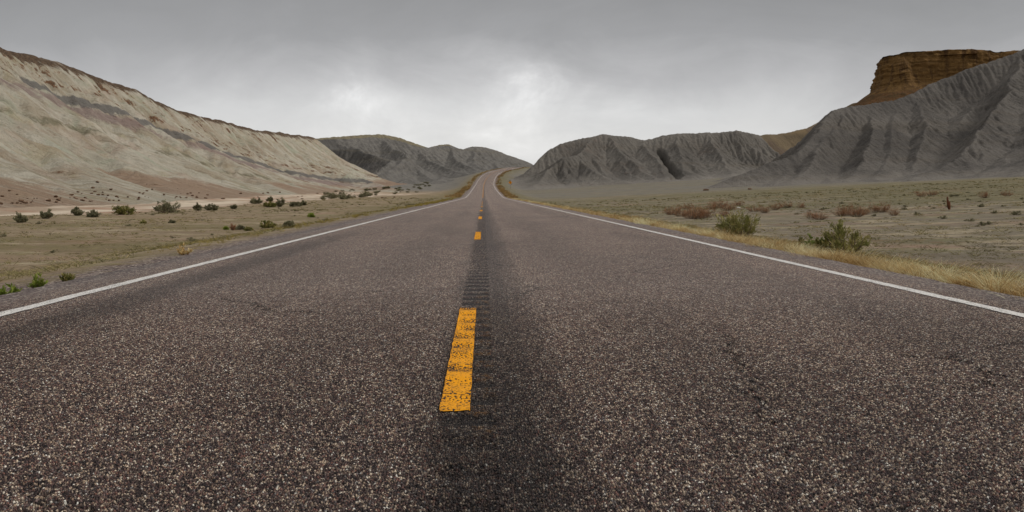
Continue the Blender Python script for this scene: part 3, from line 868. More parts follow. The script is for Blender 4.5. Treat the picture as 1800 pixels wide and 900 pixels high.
def cap_above(ridge_pts, lo, hi, seed):
    rp = np.array([P(*p) for p in ridge_pts])
    def f(x, y, z, g, z0):
        d, zr = seg_dist(x, y, rp)
        v = (z - g) / np.maximum(zr - g, 1) + 0.12 * fbm(x / 20, y / 20, 3, seed)
        pale = np.maximum(sstep(x + 0.12 * y + 14 * fbm(x / 20, y / 20, 3, 5), -14, 12), 0.8 * sstep(fbm(x / 24, y / 24, 3, 6), 0.02, 0.14))
        return dict(cap=sstep(v, lo, hi), red=np.zeros_like(x), pale=pale)
    return f


ML_RIDGE = [(548, 242, 500), (600, 238, 520), (640, 234, 540), (672, 234, 560), (705, 240, 570), (738, 253, 580), (752, 258, 585), (770, 252, 600), (788, 251, 605), (802, 258, 608), (812, 260, 612), (832, 255, 620), (850, 256, 635), (870, 262, 650), (900, 273, 680), (932, 286, 720)]
M_DARK = mat_greyhill('dark_grey_badland', A(66, 63, 61, 1.3), A(90, 87, 83, 1.35), A(106, 102, 96, 1.2), A(132, 122, 98, 1.2), 0.45, 0.65)
make_hill('hill', (-185, 45, 350, 760), 0.75,
          [sp(ML_RIDGE, 0.62, 3, 1.1),
           sp([(575, 250, 490), (625, 246, 488), (680, 271, 452), (655, 296, 432)], 0.95, 0.6, 1.0),
           sp([(672, 238, 545), (690, 246, 520), (712, 258, 490), (752, 300, 440), (780, 322, 418)], 0.95, 0.6, 1.0),
           sp([(712, 268, 462), (690, 284, 436), (662, 300, 415), (640, 318, 398)], 0.85, 0.6, 1.0),
           sp([(738, 256, 570), (755, 270, 520), (810, 294, 478), (832, 306, 462)], 0.95, 0.6, 1.0),
           sp([(752, 322, 412), (782, 302, 428), (808, 324, 424)], 0.8, 0.6, 1.0),
           sp([(700, 322, 402), (716, 306, 412), (742, 322, 408)], 0.7, 0.6, 1.0),
           sp([(790, 256, 600), (805, 274, 560), (840, 292, 520)], 0.85, 0.8, 1.0),
           sp([(832, 260, 610), (838, 280, 560), (850, 292, 535)], 0.8, 0.8, 1.0),
           sp([(870, 266, 640), (872, 280, 600), (876, 288, 580)], 0.8, 0.8, 1.0)],
          M_DARK, 202, iters=50, K=0.075, m=0.30, D=0.004, macro=0.25, rill=0.75, rough=0.8, attrs=cap_above([(560, 243, 500), (640, 238, 540), (672, 238, 560), (740, 256, 580), (790, 254, 605), (932, 262, 720)], 0.86, 1.0, 7), roundk=0.7,
          label='dark grey badland hills with tan crest behind the cream slope')

M_GREY = mat_greyhill('ash_grey_badland', *GD, A(112, 98, 78, 1.2), 0.55, 0.8)
make_hill('hill', (12, 190, 318, 500), 0.45,
          [sp([(918, 303, 400), (936, 282, 405), (958, 262, 410), (975, 252, 415), (1010, 241, 420), (1060, 233, 425), (1110, 238, 430), (1128, 242, 430), (1160, 234, 430), (1200, 230, 430), (1250, 230, 435), (1295, 226, 440), (1330, 234, 450)], 0.72, 3, 1.1),
           sp([(940, 305, 365), (985, 268, 375), (1012, 262, 385), (1040, 240, 415)], 0.55, 2, 1.15),
           sp([(985, 268, 375), (960, 300, 355), (930, 325, 338)], 0.5, 2, 1.2),
           sp([(1012, 262, 385), (1050, 290, 362), (1100, 318, 345)], 0.55, 2, 1.2),
           sp([(1075, 236, 422), (1105, 268, 390), (1150, 308, 355)], 0.6, 2, 1.15),
           sp([(1128, 243, 428), (1150, 262, 405), (1165, 285, 378), (1170, 310, 352)], 0.6, 2, 1.15),
           sp([(1190, 232, 428), (1200, 262, 395), (1210, 300, 360)], 0.6, 2, 1.15),
           sp([(1250, 232, 430), (1270, 268, 395), (1285, 305, 360)], 0.6, 2, 1.15)],
          M_GREY, 303, iters=60, K=0.075, m=0.28, D=0.003, macro=0.40, rill=0.75, roundk=0.45, rough=0.75,
          carve=[([(1160, 250, 405), (1170, 270, 388), (1184, 290, 368), (1194, 303, 356), (1180, 316, 344)], 8.0, 1.5),
                 ([(1098, 268), (1120, 290), (1150, 312)], 2.5, 1.8), ([(1215, 275), (1225, 295), (1250, 312)], 2.5, 1.8), ([(1040, 262), (1052, 285), (1085, 310)], 2.0, 1.6),
                 ([(978, 285, 358), (990, 310, 342), (992, 326, 335)], 2.5, 1.6)],
          attrs=lambda x, y, z, g, z0: dict(cap=0.7 * sstep(z - g + 6 * fbm(x / 18, y / 18, 3, 8), 22, 32) * sstep(x, 60, 120), red=0.5 * sstep(fbm(x / 16, y / 16, 3, 77), 0.05, 0.2)),
          label='ash grey rilled badland hills right of the road, centre')

M_TAN = mat_greyhill('tan_badland', A(88, 77, 61, 1.2), A(112, 98, 77, 1.2), A(106, 98, 86, 1.2), A(118, 101, 76, 1.2), 0.5, 0.8)
make_hill('hill', (120, 330, 430, 700), 1.1,
          [sp([(1290, 232, 480), (1322, 234, 500), (1372, 232, 540), (1420, 222, 560), (1450, 206, 585), (1500, 178, 620), (1600, 165, 660)], 0.6, 3, 1.1),
           sp([(1372, 232, 540), (1350, 262, 500), (1330, 285, 470)], 0.6, 2, 1.1)],
          M_TAN, 404, iters=50, K=0.05, m=0.45, D=0.02, attrs=lambda x, y, z, g, z0: dict(cap=sstep(z - g, 14, 26), red=0.6 * sstep(fbm(x / 20, y / 20, 3, 78), 0, 0.2)),
          label='tan brown hill tucked behind the grey hills below the mesa')

make_hill('hill', (52, 285, 135, 380), 0.42,
          [sp([(1245, 330, 240), (1300, 302, 246), (1370, 275, 255), (1402, 260, 262), (1425, 236, 275), (1448, 205, 288), (1462, 188, 296), (1485, 184, 300), (1515, 180, 305), (1570, 172, 315), (1605, 158, 322), (1640, 140, 330), (1700, 115, 335), (1760, 97, 338), (1800, 82, 340), (1900, 45, 345), (2100, 10, 350)], 0.72, 3, 1.12, crisp=True),
           sp([(1485, 186, 298), (1478, 215, 280), (1440, 262, 256), (1380, 305, 232)], 0.62, 2, 1.15),
           sp([(1530, 186, 305), (1530, 203, 288), (1520, 250, 255), (1490, 300, 225)], 0.68, 1.6, 1.12),
           sp([(1570, 178, 312), (1582, 216, 278), (1575, 270, 240), (1560, 310, 210)], 0.66, 1.6, 1.12),
           sp([(1615, 165, 320), (1632, 222, 268), (1620, 270, 235), (1600, 308, 206)], 0.66, 1.6, 1.12),
           sp([(1800, 95, 335), (1760, 150, 285), (1718, 210, 245), (1690, 245, 225), (1620, 310, 195)], 0.66, 1.8, 1.12),
           sp([(1718, 210, 245), (1735, 250, 220), (1730, 300, 188)], 0.62, 1.8, 1.12),
           sp([(1900, 100, 300), (1860, 180, 245), (1830, 250, 205), (1800, 300, 172)], 0.62, 2, 1.12)],
          mat_greyhill('slate_grey_badland', A(76, 72, 68, 1.4), A(99, 94, 88, 1.4), A(122, 116, 108, 1.4), A(112, 100, 82, 1.2), 0.7, 0.95),
          505, iters=60, K=0.075, m=0.28, D=0.003, macro=0.40, rill=0.75, roundk=0.45, rough=0.8,
          carve=[([(1725, 165, 275), (1690, 205, 250), (1640, 240, 238), (1580, 290, 220), (1555, 315, 205)], 4.5, 2.6), ([(1510, 215), (1480, 260), (1470, 305)], 3, 2), ([(1605, 210), (1590, 250), (1570, 290)], 3, 2), ([(1660, 235), (1640, 270), (1610, 300)], 3, 2), ([(1770, 240), (1720, 275), (1700, 305)], 3, 2), ([(1400, 280), (1385, 300), (1370, 318)], 2, 1.6)],
          attrs=lambda x, y, z, g, z0: dict(cap=np.zeros_like(x), red=np.zeros_like(x)),
          label='big slate grey gullied hill on the right below the ochre mesa')


# ------------------------------------------------------------------ mesa: a cliff with ledges above a talus skirt
def build_mesa():
    plan = np.array([(440, 900), (358, 760), (301, 645), (281, 604), (290, 596), (330, 590), (372, 584), (420, 575), (520, 560)], float)
    seg = np.hypot(*np.diff(plan, axis=0).T); s = np.concatenate(([0], np.cumsum(seg)))
    u = np.linspace(0, s[-1], 760)
    px = np.interp(u, s, plan[:, 0]); py = np.interp(u, s, plan[:, 1])
    px = gsm(px, 2); py = gsm(py, 2)
    tx = np.gradient(px); ty = np.gradient(py); n = np.hypot(tx, ty)
    nx, ny = -(-ty) / n * -1, -tx / n
    nx, ny = ty / n, -tx / n                      # outward (towards the road)
    sgn = np.sign(nx[400] * 0 + ny[600] * -1); nx *= sgn; ny *= sgn
    top = np.interp(u, np.interp([0, s[2], s[3], s[4] + 6, s[5], s[5] + 25, s[6] + 20, s[6] + 27, s[6] + 33, s[7]], s, s), [92, 95, 96.5, 100, 100.5, 98.5, 101.5, 103, 128, 136])
    top = top + 1.8 * fbm(u / 9, u * 0, 4, 61) + 0.8 * np.round(fbm(u / 4, u * 0 + 4, 2, 62) * 4) / 4
    prof = [(-60, 0.0), (-20, 0.0), (-4, 0.0), (-0.6, 0.0), (0, -0.3)]
    k = 44
    for i in range(k):
        f = i / (k - 1)
        prof.append((0.6 + 3.6 * f, -0.8 - 21.0 * f))
    for f in np.linspace(0.05, 1, 26):
        prof.append((4.2 + 60 * f, -21.8 - 42 * f ** 0.92))
    prof = np.array(prof); nv = len(prof)
    U, V = np.meshgrid(u, np.arange(nv), indexing='ij')
    off = prof[:, 0][None, :] + 0 * U; dz = prof[:, 1][None, :] + 0 * U
    face = ((V >= 4) & (V < 5 + k)).astype(float); tal = sstep(V, 4 + k, 9 + k)
    led = 0.6 * vnoise(dz / 1.7 + 0.03 * U, U / 26, 63) + 0.4 * vnoise(dz / 0.8, U / 9, 69)
    but = fbm(U / 12, dz / 40, 4, 64)
    off = off + face * (1.9 * (led - 0.5) + 8.0 * but + 2.2 * fbm(U / 5, dz / 25, 3, 70) + 1.8 * fbm(U / 2.4, dz / 1.6, 3, 65)) + (1 - face) * (V < 4) * 0
    off = off + tal * (5.0 * fbm(U / 11, dz / 30, 4, 66)) + (V >= 5 + k) * (1 - tal) * 7.0 * but
    dz = dz + tal * 1.2 * fbm(U / 5, off / 5, 3, 67)
    x = px[:, None] + nx[:, None] * off; y = py[:, None] + ny[:, None] * off
    z = top[:, None] + dz
    z = z + (V < 3) * 0.8 * fbm(x / 8, y / 8, 3, 68)
    ob = mesh_obj('mesa', np.stack((x, y, z), -1).reshape(-1, 3), grid_faces(len(u), nv), mat_mesa(), dict(talus=tal))
    tag(ob, 'ochre sandstone mesa with bedded cliff above the grey hill', 'mesa', None, 'structure')


build_mesa()

# ------------------------------------------------------------------ plants
def ribbon(base, tip, bend, w, segs=2):
    """flat tapering blades: base, tip, bend (n,3), w (n); returns verts and faces"""
    n = len(base); d = tip - base
    side = np.cross(d, rng.normal(size=(n, 3))); side /= np.linalg.norm(side, axis=1, keepdims=True) + 1e-9
    vs = []
    for k in range(segs):
        f = k / segs
        c = base + d * f + bend * (f * f - f) * -1.0 * 4 * 0.5
        ww = (w * (1 - 0.55 * f))[:, None] * side * 0.5
        vs += [c - ww, c + ww]
    vs.append(tip)
    V = np.stack(vs, 1); m = V.shape[1]
    o = (np.arange(n) * m)[:, None]
    quads = [o + np.array([[2 * k, 2 * k + 1, 2 * k + 3, 2 * k + 2]]) for k in range(segs - 1)]
    tris = o + np.array([[2 * (segs - 1), 2 * (segs - 1) + 1, m - 1]])
    return V.reshape(-1, 3), (np.concatenate(quads) if quads else np.zeros((0, 4), int)), tris, m


def leaves(c, nrm_dir, ln, wd):
    """small diamond leaves at points c along directions nrm_dir"""
    n = len(c)
    d = nrm_dir / (np.linalg.norm(nrm_dir, axis=1, keepdims=True) + 1e-9)
    s = np.cross(d, rng.normal(size=(n, 3))); s /= np.linalg.norm(s, axis=1, keepdims=True) + 1e-9
    L = ln[:, None]; W = wd[:, None]
    V = np.stack((c, c + d * L * 0.5 + s * W * 0.5, c + d * L, c + d * L * 0.5 - s * W * 0.5), 1)
    return V.reshape(-1, 3), np.arange(n * 4).reshape(n, 4)


def tubes(a, b, r0, r1, sides=4):
    """straight tapered twigs from a to b (n,3)"""
    n = len(a); d = b - a; d = d / (np.linalg.norm(d, axis=1, keepdims=True) + 1e-9)
    s = np.cross(d, np.array((0.31, 0.22, 0.92))); s /= np.linalg.norm(s, axis=1, keepdims=True) + 1e-9
    t = np.cross(d, s)
    rings = []
    for c, r in ((a, r0), (b, r1)):
        for k in range(sides):
            an = 2 * math.pi * k / sides
            rings.append(c + (s * math.cos(an) + t * math.sin(an)) * r[:, None])
    V = np.stack(rings, 1); m = 2 * sides; o = (np.arange(n) * m)[:, None]
    F = [o + np.array([[k, (k + 1) % sides, sides + (k + 1) % sides, sides + k]]) for k in range(sides)]
    return V.reshape(-1, 3), np.concatenate(F)


M_TWIG = mat_tint('grey_brown_twig', [(0, A(70, 58, 48)), (1, A(112, 96, 80))])
M_SAGE = mat_tint('sage_leaf', [(0, A(60, 58, 45)), (0.5, A(92, 90, 68)), (1, A(130, 124, 96))], trans=0.15)
M_GREEN = mat_tint('green_leaf', [(0, A(52, 55, 28)), (0.45, A(86, 89, 45)), (0.8, A(122, 115, 66)), (1, A(160, 144, 98))], trans=0.2)
M_BUSH = mat_tint('bush_leaf', [(0, A(66, 68, 36)), (0.45, A(100, 100, 54)), (0.8, A(136, 128, 78)), (1, A(166, 150, 106))], trans=0.2)
M_BRIGHT = mat_tint('weed_leaf', [(0, A(66, 82, 30)), (0.6, A(104, 118, 48)), (1, A(140, 142, 70))], trans=0.2)
M_RUST = mat_tint('rust_brush', [(0, A(76, 54, 42)), (0.5, A(122, 84, 58)), (1, A(152, 122, 94))], trans=0.1)
M_STRAW = mat_tint('straw_grass', [(0, A(92, 74, 44)), (0.3, A(140, 110, 66)), (0.65, A(180, 154, 106)), (1, A(214, 200, 162))], trans=0.2)
M_LOW = mat_tint('low_weed_leaf', [(0, A(66, 60, 40, 1.5)), (0.4, A(94, 89, 56, 1.5)), (0.75, A(116, 108, 70, 1.5)), (1, A(146, 130, 96, 1.5))], trans=0.1)
M_YELLOWG = mat_tint('yellow_bloom', [(0, A(92, 84, 44)), (0.6, A(132, 116, 58)), (1, A(164, 146, 84))], trans=0.2)


def shrub_meshes(w, h, nstem, nleaf, ll, lw, upright=0.4, gap=0.5, flat=0.0, seed=0):
    """branching twigs and leaves in uneven sprays; returns two vertex/face sets"""
    r = np.random.default_rng(seed)
    an = r.uniform(0, 2 * math.pi, nstem); q = np.sqrt(r.random(nstem))
    reach = np.stack((np.cos(an) * q * w * 0.5, np.sin(an) * q * w * 0.5, h * (1 - 0.55 * q ** 2) * r.uniform(0.62, 1.05, nstem)), 1)
    base = np.stack((np.cos(an) * q * w * 0.10, np.sin(an) * q * w * 0.10, np.full(nstem, -0.05)), 1)
    midp = base + (reach - base) * 0.5 + np.stack((np.cos(an), np.sin(an), 0 * an), 1) * w * 0.06
    A_, B_, R0, R1 = [base, midp], [midp, reach], [np.full(nstem, 0.011 * h + 0.006), np.full(nstem, 0.008 * h + 0.003)], [np.full(nstem, 0.008 * h + 0.003), np.full(nstem, 0.002)]
    # side twigs
    nt = nstem * 4
    i = r.integers(0, nstem, nt); f = r.uniform(0.12, 0.97, nt)[:, None]
    st = np.where(f < 0.5, base[i] + (midp[i] - base[i]) * f * 2, midp[i] + (reach[i] - midp[i]) * (f * 2 - 1))
    dr = (reach[i] - base[i]) / (np.linalg.norm(reach[i] - base[i], axis=1, keepdims=True)) * upright + r.normal(size=(nt, 3)) * 0.55
    dr[:, 2] = np.abs(dr[:, 2]) * 0.8 + 0.1
    tl = r.uniform(0.10, 0.24, nt)[:, None] * (w + h) * 0.5
    en = st + dr * tl
    A_.append(st); B_.append(en); R0.append(np.full(nt, 0.003 * h + 0.002)); R1.append(np.full(nt, 0.0012))
    tv, tf = tubes(np.concatenate(A_), np.concatenate(B_), np.concatenate(R0), np.concatenate(R1))
    # leaves cling to the twigs; some twigs are bare
    bare = r.random(nt) < gap * 0.45
    ok = np.flatnonzero(~bare)
    j = ok[r.integers(0, len(ok), nleaf)]; f = r.beta(1.6, 1.0, nleaf)[:, None]
    c = st[j] + (en[j] - st[j]) * f + r.normal(size=(nleaf, 3)) * 0.02 * (w + h)
    c[:, 2] = np.maximum(c[:, 2], 0.01)
    ld = (en[j] - st[j]) / (np.linalg.norm(en[j] - st[j], axis=1, keepdims=True) + 1e-9) * (0.5 + upright) + r.normal(size=(nleaf, 3)) * 0.7
    if upright > 0.9:
        ld[:, 2] = np.abs(ld[:, 2]) + 0.6
    lv, lf = leaves(c, ld, ll * r.uniform(0.6, 1.3, nleaf), lw * r.uniform(0.7, 1.3, nleaf))
    tint = np.clip(0.25 + 0.5 * r.random(nt)[j] + 0.25 * r.random(nleaf), 0, 1)
    return (tv, tf), (lv, lf, np.repeat(tint, 4))


def make_shrub(loc, mleaf, label, cat='shrub', group=None, name='shrub', rz=0.0, **kw):
    o = empty(name, loc, rz, label, cat, group)
    (tv, tf), (lv, lf, ti) = shrub_meshes(**kw)
    mesh_obj('stems', tv, tf, M_TWIG, dict(tint=np.random.default_rng(1).random(len(tv))), o)
    mesh_obj('foliage', lv, lf, mleaf, dict(tint=ti), o, smooth=False)
    return o


def on_ground(px, py):
    """the point of the ground seen at a photo pixel, for taking positions from the photograph"""
    d = np.geomspace(4, 700, 4000)
    x = (px - VX) / F_PX * d; zray = CAM_H + (HY - py) / F_PX * d
    g = surface(x, d)
    k = np.flatnonzero(zray <= g)
    k = k[0] if len(k) else len(d) - 1
    x0, y0 = float(x[k]), float(d[k])
    return np.array((x0, y0, float(surface(x0, y0))))


def spot(px, py):
    p = on_ground(px, py)
    return tuple(p), p[1] / F_PX                  # position and metres per photo pixel there


# shrubs along the bank of the wash, left: (px, py of the foot, width px, height px, material, label)
LEFT_SHRUBS = [
    (41, 391, 34, 17, M_SAGE, 'sage grey shrub on the wash bank, leftmost of the row'),
    (80, 384, 30, 17, M_SAGE, 'compact dark shrub on the wash bank, second in the row from the left'),
    (136, 379, 21, 18, M_SAGE, 'small pale upright shrub on the wash bank, third from the left'),
    (163, 382, 25, 14, M_SAGE, 'low dark shrub beside the pale upright one on the wash bank'),
    (215, 378, 46, 20, M_GREEN, 'widest olive green shrub in the row on the wash bank'),
    (294, 374, 50, 22, M_SAGE, 'wide spiky dark shrub on the bank, right of the olive one'),
    (346, 370, 16, 13, M_SAGE, 'small dark tuft of shrub in the gap after the spiky one'),
    (373, 370, 25, 12, M_SAGE, 'low spreading grey shrub near the middle of the left bank'),
    (412, 367, 14, 8, M_SAGE, 'tiny dark shrub below the bank top, beside the grey spreading one'),
    (450, 358, 28, 10, M_SAGE, 'low grey-green shrub standing back in the pale wash'),
    (475, 354, 11, 9, M_SAGE, 'small round shrub standing alone in the pale wash'),
    (472, 364, 30, 9, M_GREEN, 'low green shrub at the edge of the pale wash'),
    (493, 363, 17, 18, M_SAGE, 'tall grey-blue shrub, tallest of the far end of the row'),
    (520, 363, 26, 8, M_SAGE, 'low brown-grey brush just right of the tall grey-blue shrub'),
    (534, 361, 12, 8, M_SAGE, 'last small shrub at the far end of the wash row'),
    (397, 404, 10, 4, M_BRIGHT, 'tiny green plant left of the rust coloured weed'),
    (421, 404, 16, 8, M_SAGE, 'small dark shrub beside the rust coloured weed by the left shoulder'),
    (437, 406, 11, 6, M_GREEN, 'tiny green clump beside the dark one by the left shoulder'),
    (472, 401, 27, 13, M_GREEN, 'rounded dark green bush closest to the left shoulder'),
    (507, 400, 26, 10, M_SAGE, 'pale sage bush right of the round green one by the left shoulder'),
    (547, 382, 14, 7, M_BRIGHT, 'small bright green bush on the pinkish flat, left side'),
    (253, 393, 15, 4, M_GREEN, 'flat green plant in the open left field'),
    (303, 392, 10, 3, M_SAGE, 'tiny flat plant alone in the open left field'),
]
for k, (px, py, w, h, mt, lb) in enumerate(LEFT_SHRUBS):
    p, s = spot(px, py)
    make_shrub(p, mt, lb, group='shrubs left of the road', w=w * s * 0.84, h=h * s * 0.88, nstem=24, nleaf=int(800 + 24 * w), ll=0.045 + 0.0012 * p[1] , lw=0.02 + 0.0006 * p[1], upright=0.6, gap=0.6, seed=300 + k)

p, s = spot(409, 405)
make_shrub(p, M_RUST, 'rust coloured upright weed among small bushes by the left shoulder', w=9 * s, h=12 * s, nstem=16, nleaf=700, ll=0.07, lw=0.012, upright=1.2, gap=0.2, seed=350)

# right verge bushes
p, s = spot(1300, 416)
make_shrub(p, M_BUSH, 'feathery green bush behind the dry grass, farther of the two big ones', w=72 * s, h=38 * s, nstem=40, nleaf=2700, ll=0.085, lw=0.016, upright=1.3, gap=0.4, seed=361)
p, s = spot(1486, 446)
make_shrub(p, M_BUSH, 'tallest open green bush behind the dry grass on the right', w=84 * s, h=52 * s, nstem=24, nleaf=2300, ll=0.055, lw=0.02, upright=0.95, gap=0.9, seed=362)
p, s = spot(1452, 440)
make_shrub(p, M_GREEN, 'leaning green bush just left of the tallest one', w=34 * s, h=30 * s, nstem=14, nleaf=1800, ll=0.05, lw=0.02, upright=0.9, gap=0.5, seed=363)
p, s = spot(1424, 432)
make_shrub(p, M_BRIGHT, 'small grey-green weed left of the leaning bush in the verge', w=16 * s, h=17 * s, nstem=9, nleaf=600, ll=0.04, lw=0.016, upright=0.9, gap=0.4, seed=364)
p, s = spot(1407, 428)
make_shrub(p, M_GREEN, 'smallest green clump of the verge bushes on the right', w=13 * s, h=12 * s, nstem=9, nleaf=600, ll=0.04, lw=0.016, upright=0.9, gap=0.4, seed=365)

# weeds at the edge of the left shoulder
for k, (px, py, w, h, lb) in enumerate([
        (16, 524, 32, 22, 'bright green weed at the left shoulder, nearest the camera'),
        (68, 508, 26, 22, 'second green weed along the left shoulder'),
        (117, 496, 20, 14, 'yellowish green weed, third along the left shoulder'),
        (322, 448, 24, 14, 'dry pinkish weed at the edge of the left shoulder')]):
    p, s = spot(px, py)
    make_shrub(p, M_BRIGHT if k < 2 else (M_GREEN if k == 2 else M_STRAW), lb, 'weed', 'weeds at the left shoulder', name='weed', w=w * s, h=h * s, nstem=12, nleaf=420, ll=0.05, lw=0.014, upright=1.0, gap=0.3, seed=380 + k)

# rust coloured brush, right field
proto = []
for k in range(3):
    proto.append(dict(w=1.25, h=0.62, nstem=30, nleaf=900, ll=0.13, lw=0.011, upright=1.1, gap=0.2, seed=400 + k))
rr = np.random.default_rng(77)
RUST = [(1180, 378, 1.0), (1197, 381, 1.1), (1216, 385, 1.25), (1228, 384, 1.3), (1240, 383, 1.1), (1208, 368, .9), (1252, 368, 1.0), (1264, 366, 1.1), (1280, 370, 1.1), (1272, 381, .8),
        (1298, 362, .9), (1326, 372, .9), (1345, 374, .8), (1362, 369, .8), (1382, 365, .9), (1408, 366, .7), (1425, 384, .7), (1440, 386, .8), (1478, 380, .9), (1492, 379, 1.0), (1506, 381, .9), (1518, 378, .7),
        (1540, 373, .8), (1552, 373, .9), (1572, 379, .6), (1620, 346, .7), (1638, 344, .8), (1730, 348, .8), (1612, 340, .5), (1770, 345, .7)]
first = []
for k, (px, py, sc) in enumerate(RUST):
    p, s = spot(px, py)
    lb = 'rust coloured dead brush scattered across the right field'
    if k < 3:
        o = make_shrub(p, M_RUST, lb, 'brush', 'rust brush in the right field', name='dead_brush', **proto[k]); o.scale = (sc,) * 3; first.append(o)
    else:
        copy_tree(first[k % 3], p, rr.uniform(0, 6.28), (sc * rr.uniform(.85, 1.2), sc, sc * rr.uniform(.8, 1.15)), lb)

# little dark shrubs, right field and along the rising verge
SM = []
for k in range(220):
    SM.append((rr.uniform(1120, 1800), rr.uniform(338, 470)))
SM = [q for q in SM if q[1] < 345 + (q[0] - 1100) * 0.09 and q[1] > 372 - (q[0] - 1240) * 0.09][:95]
f0 = None
for (px, py) in SM:
    p, s = spot(px, py)
    lb = 'little dark shrub dotted over the right field'
    sc = rr.uniform(0.3, 0.95)
    if f0 is None:
        f0 = make_shrub(p, M_SAGE, lb, 'shrub', 'little dark shrubs in the right field', name='small_shrub', w=0.5, h=0.2, nstem=14, nleaf=420, ll=0.06, lw=0.03, upright=0.6, gap=0.4, seed=420)
    else:
        copy_tree(f0, p, rr.uniform(0, 6.28), (sc, sc, sc * rr.uniform(.7, 1.2)), lb)
for k in range(22):
    px = rr.uniform(0, 700); py = rr.uniform(388, 455) - px * 0.05
    p, s = spot(px, py)
    if abs(float(road_lat(p[0], p[1]))) < 5.5:
        continue
    sc = rr.uniform(0.22, 0.6)
    copy_tree(f0, p, rr.uniform(0, 6.28), (sc, sc, sc * rr.uniform(.7, 1.2)), 'little dark shrub dotted over the flat left field', 'little dark shrubs in the left field')
# shrubs low on the left hill toe
f1 = None
for k in range(60):
    px = rr.uniform(560, 760); py = 352 - (px - 560) * 0.10 - rr.uniform(0, 16) + 4
    p, s = spot(px, py)
    lb = 'little dark shrub dotted over the stony toe of the cream slope'
    sc = rr.uniform(0.7, 1.6)
    if f1 is None:
        f1 = make_shrub(p, M_SAGE, lb, 'shrub', 'little shrubs at the toe of the cream slope', name='small_shrub', w=1.3, h=0.6, nstem=14, nleaf=420, ll=0.16, lw=0.08, upright=0.6, gap=0.4, seed=421)
    else:
        copy_tree(f1, p, rr.uniform(0, 6.28), (sc, sc, sc * rr.uniform(.7, 1.2)), lb)


# dry grass verge on the right, thinner on the left; grass clumps beyond counting -> stuff
def tufts(name, pts, hgt, spread, nblade, w, mat, label, tintc):
    B, T, BE, W, TI = [], [], [], [], []
    for (x, y, z), h, nb, tc in zip(pts, hgt, nblade, tintc):
        a = rng.uniform(0, 2 * math.pi, nb); q = np.sqrt(rng.random(nb)) * spread * h
        b = np.stack((x + np.cos(a) * q * 0.45, y + np.sin(a) * q * 0.45, np.full(nb, z - 0.02)), 1)
        hh = h * rng.uniform(0.45, 1.1, nb)
        a2 = a + rng.normal(0, 0.5, nb)
        lean = q * rng.uniform(0.6, 1.7, nb)
        t = b + np.stack((np.cos(a2) * lean, np.sin(a2) * lean, hh), 1)
        be = np.stack((-np.cos(a2) * lean * 0.35, -np.sin(a2) * lean * 0.35, hh * 0.12), 1)
        B.append(b); T.append(t); BE.append(be); W.append(np.full(nb, w) * rng.uniform(.7, 1.3, nb) * max(1.0, y / 14)); TI.append(np.clip(tc + rng.normal(0, 0.16, nb), 0, 1))
    V, q4, t3, m = ribbon(np.concatenate(B), np.concatenate(T), np.concatenate(BE), np.concatenate(W), 3)
    fr = np.tile(np.array([0, 0, .3, .3, .6, .6, 1.0]) * 0.35 - 0.15, len(V) // m)
    ob = mesh_obj(name, V, [q4, t3], mat, dict(tint=np.clip(np.repeat(np.concatenate(TI), m) + fr, 0, 1)), smooth=False)
    tag(ob, label, 'grass', None, 'stuff')


def verge_points(side, n, y0, y1, l0, l1, clump, pw=1.0):
    y = y0 * (y1 / y0) ** (rng.random(n) ** pw)
    l = l0 + (l1 - l0) * rng.beta(1.3, 1.6, n)
    dens = fbm(y / 2.2, l * 0.8, 3, clump)
    k = dens > rng.uniform(-0.22, 0.06, n)
    y, l = y[k], l[k]
    x, yy = along_road(side * l, y)
    return np.stack((x, yy, ground(x, yy)), 1)


# clumps of dry bunch grass with gaps between them
ny_ = 5.2 * (175 / 5.2) ** rng.random(560)
nl_ = 4.58 + 0.42 * rng.beta(1.1, 2.4, len(ny_)) + 0.10 * fbm(ny_ / 1.5, ny_ * 0, 2, 50)
cs = np.exp(rng.normal(0, 0.35, len(ny_)))
rep = rng.integers(2, 8, len(ny_)); idc = np.repeat(np.arange(len(ny_)), rep)
y = ny_[idc] + rng.normal(0, 0.14, len(idc)) * cs[idc]; l = nl_[idc] + rng.normal(0, 0.09, len(idc)) * cs[idc]
x, yy = along_road(l, y); pts = np.stack((x, yy, ground(x, yy)), 1)
hg = np.clip(0.125 * cs[idc] * np.exp(rng.normal(0, 0.2, len(idc))), 0.05, 0.24)
tufts('dry_grass', pts, hg, 1.0, np.where(yy < 30, 40, 20), 0.0034, M_STRAW,
      'straw yellow dry grass along the right shoulder', np.clip(0.50 + 0.26 * rng.normal(size=len(ny_))[idc], 0, 1))
pts = np.concatenate((verge_points(-1, 260, 14, 120, 4.7, 6.2, 53), verge_points(-1, 500, 60, 180, 4.3, 6.5, 54)))
tufts('roadside_grass', pts, 0.10 * np.exp(rng.normal(0, 0.3, len(pts))), 1.0, np.full(len(pts), 20), 0.004, M_YELLOWG,
      'thin yellow-green grass along the left shoulder', np.full(len(pts), 0.45))
# verges where the road climbs
pa = verge_points(1, 600, 160, 560, 4.4, 7.0, 55); pb = verge_points(-1, 600, 160, 520, 4.6, 7.5, 56)
pts = np.concatenate((pa, pb))
tufts('verge_grass', pts, 0.36 * np.exp(rng.normal(0, 0.3, len(pts))), 1.1, np.full(len(pts), 14), 0.003, M_STRAW,
      'ochre grass on both verges of the climbing road', np.clip(0.10 + 0.5 * fbm(pts[:, 1] / 9, pts[:, 0] / 3, 3, 57), 0, 1))
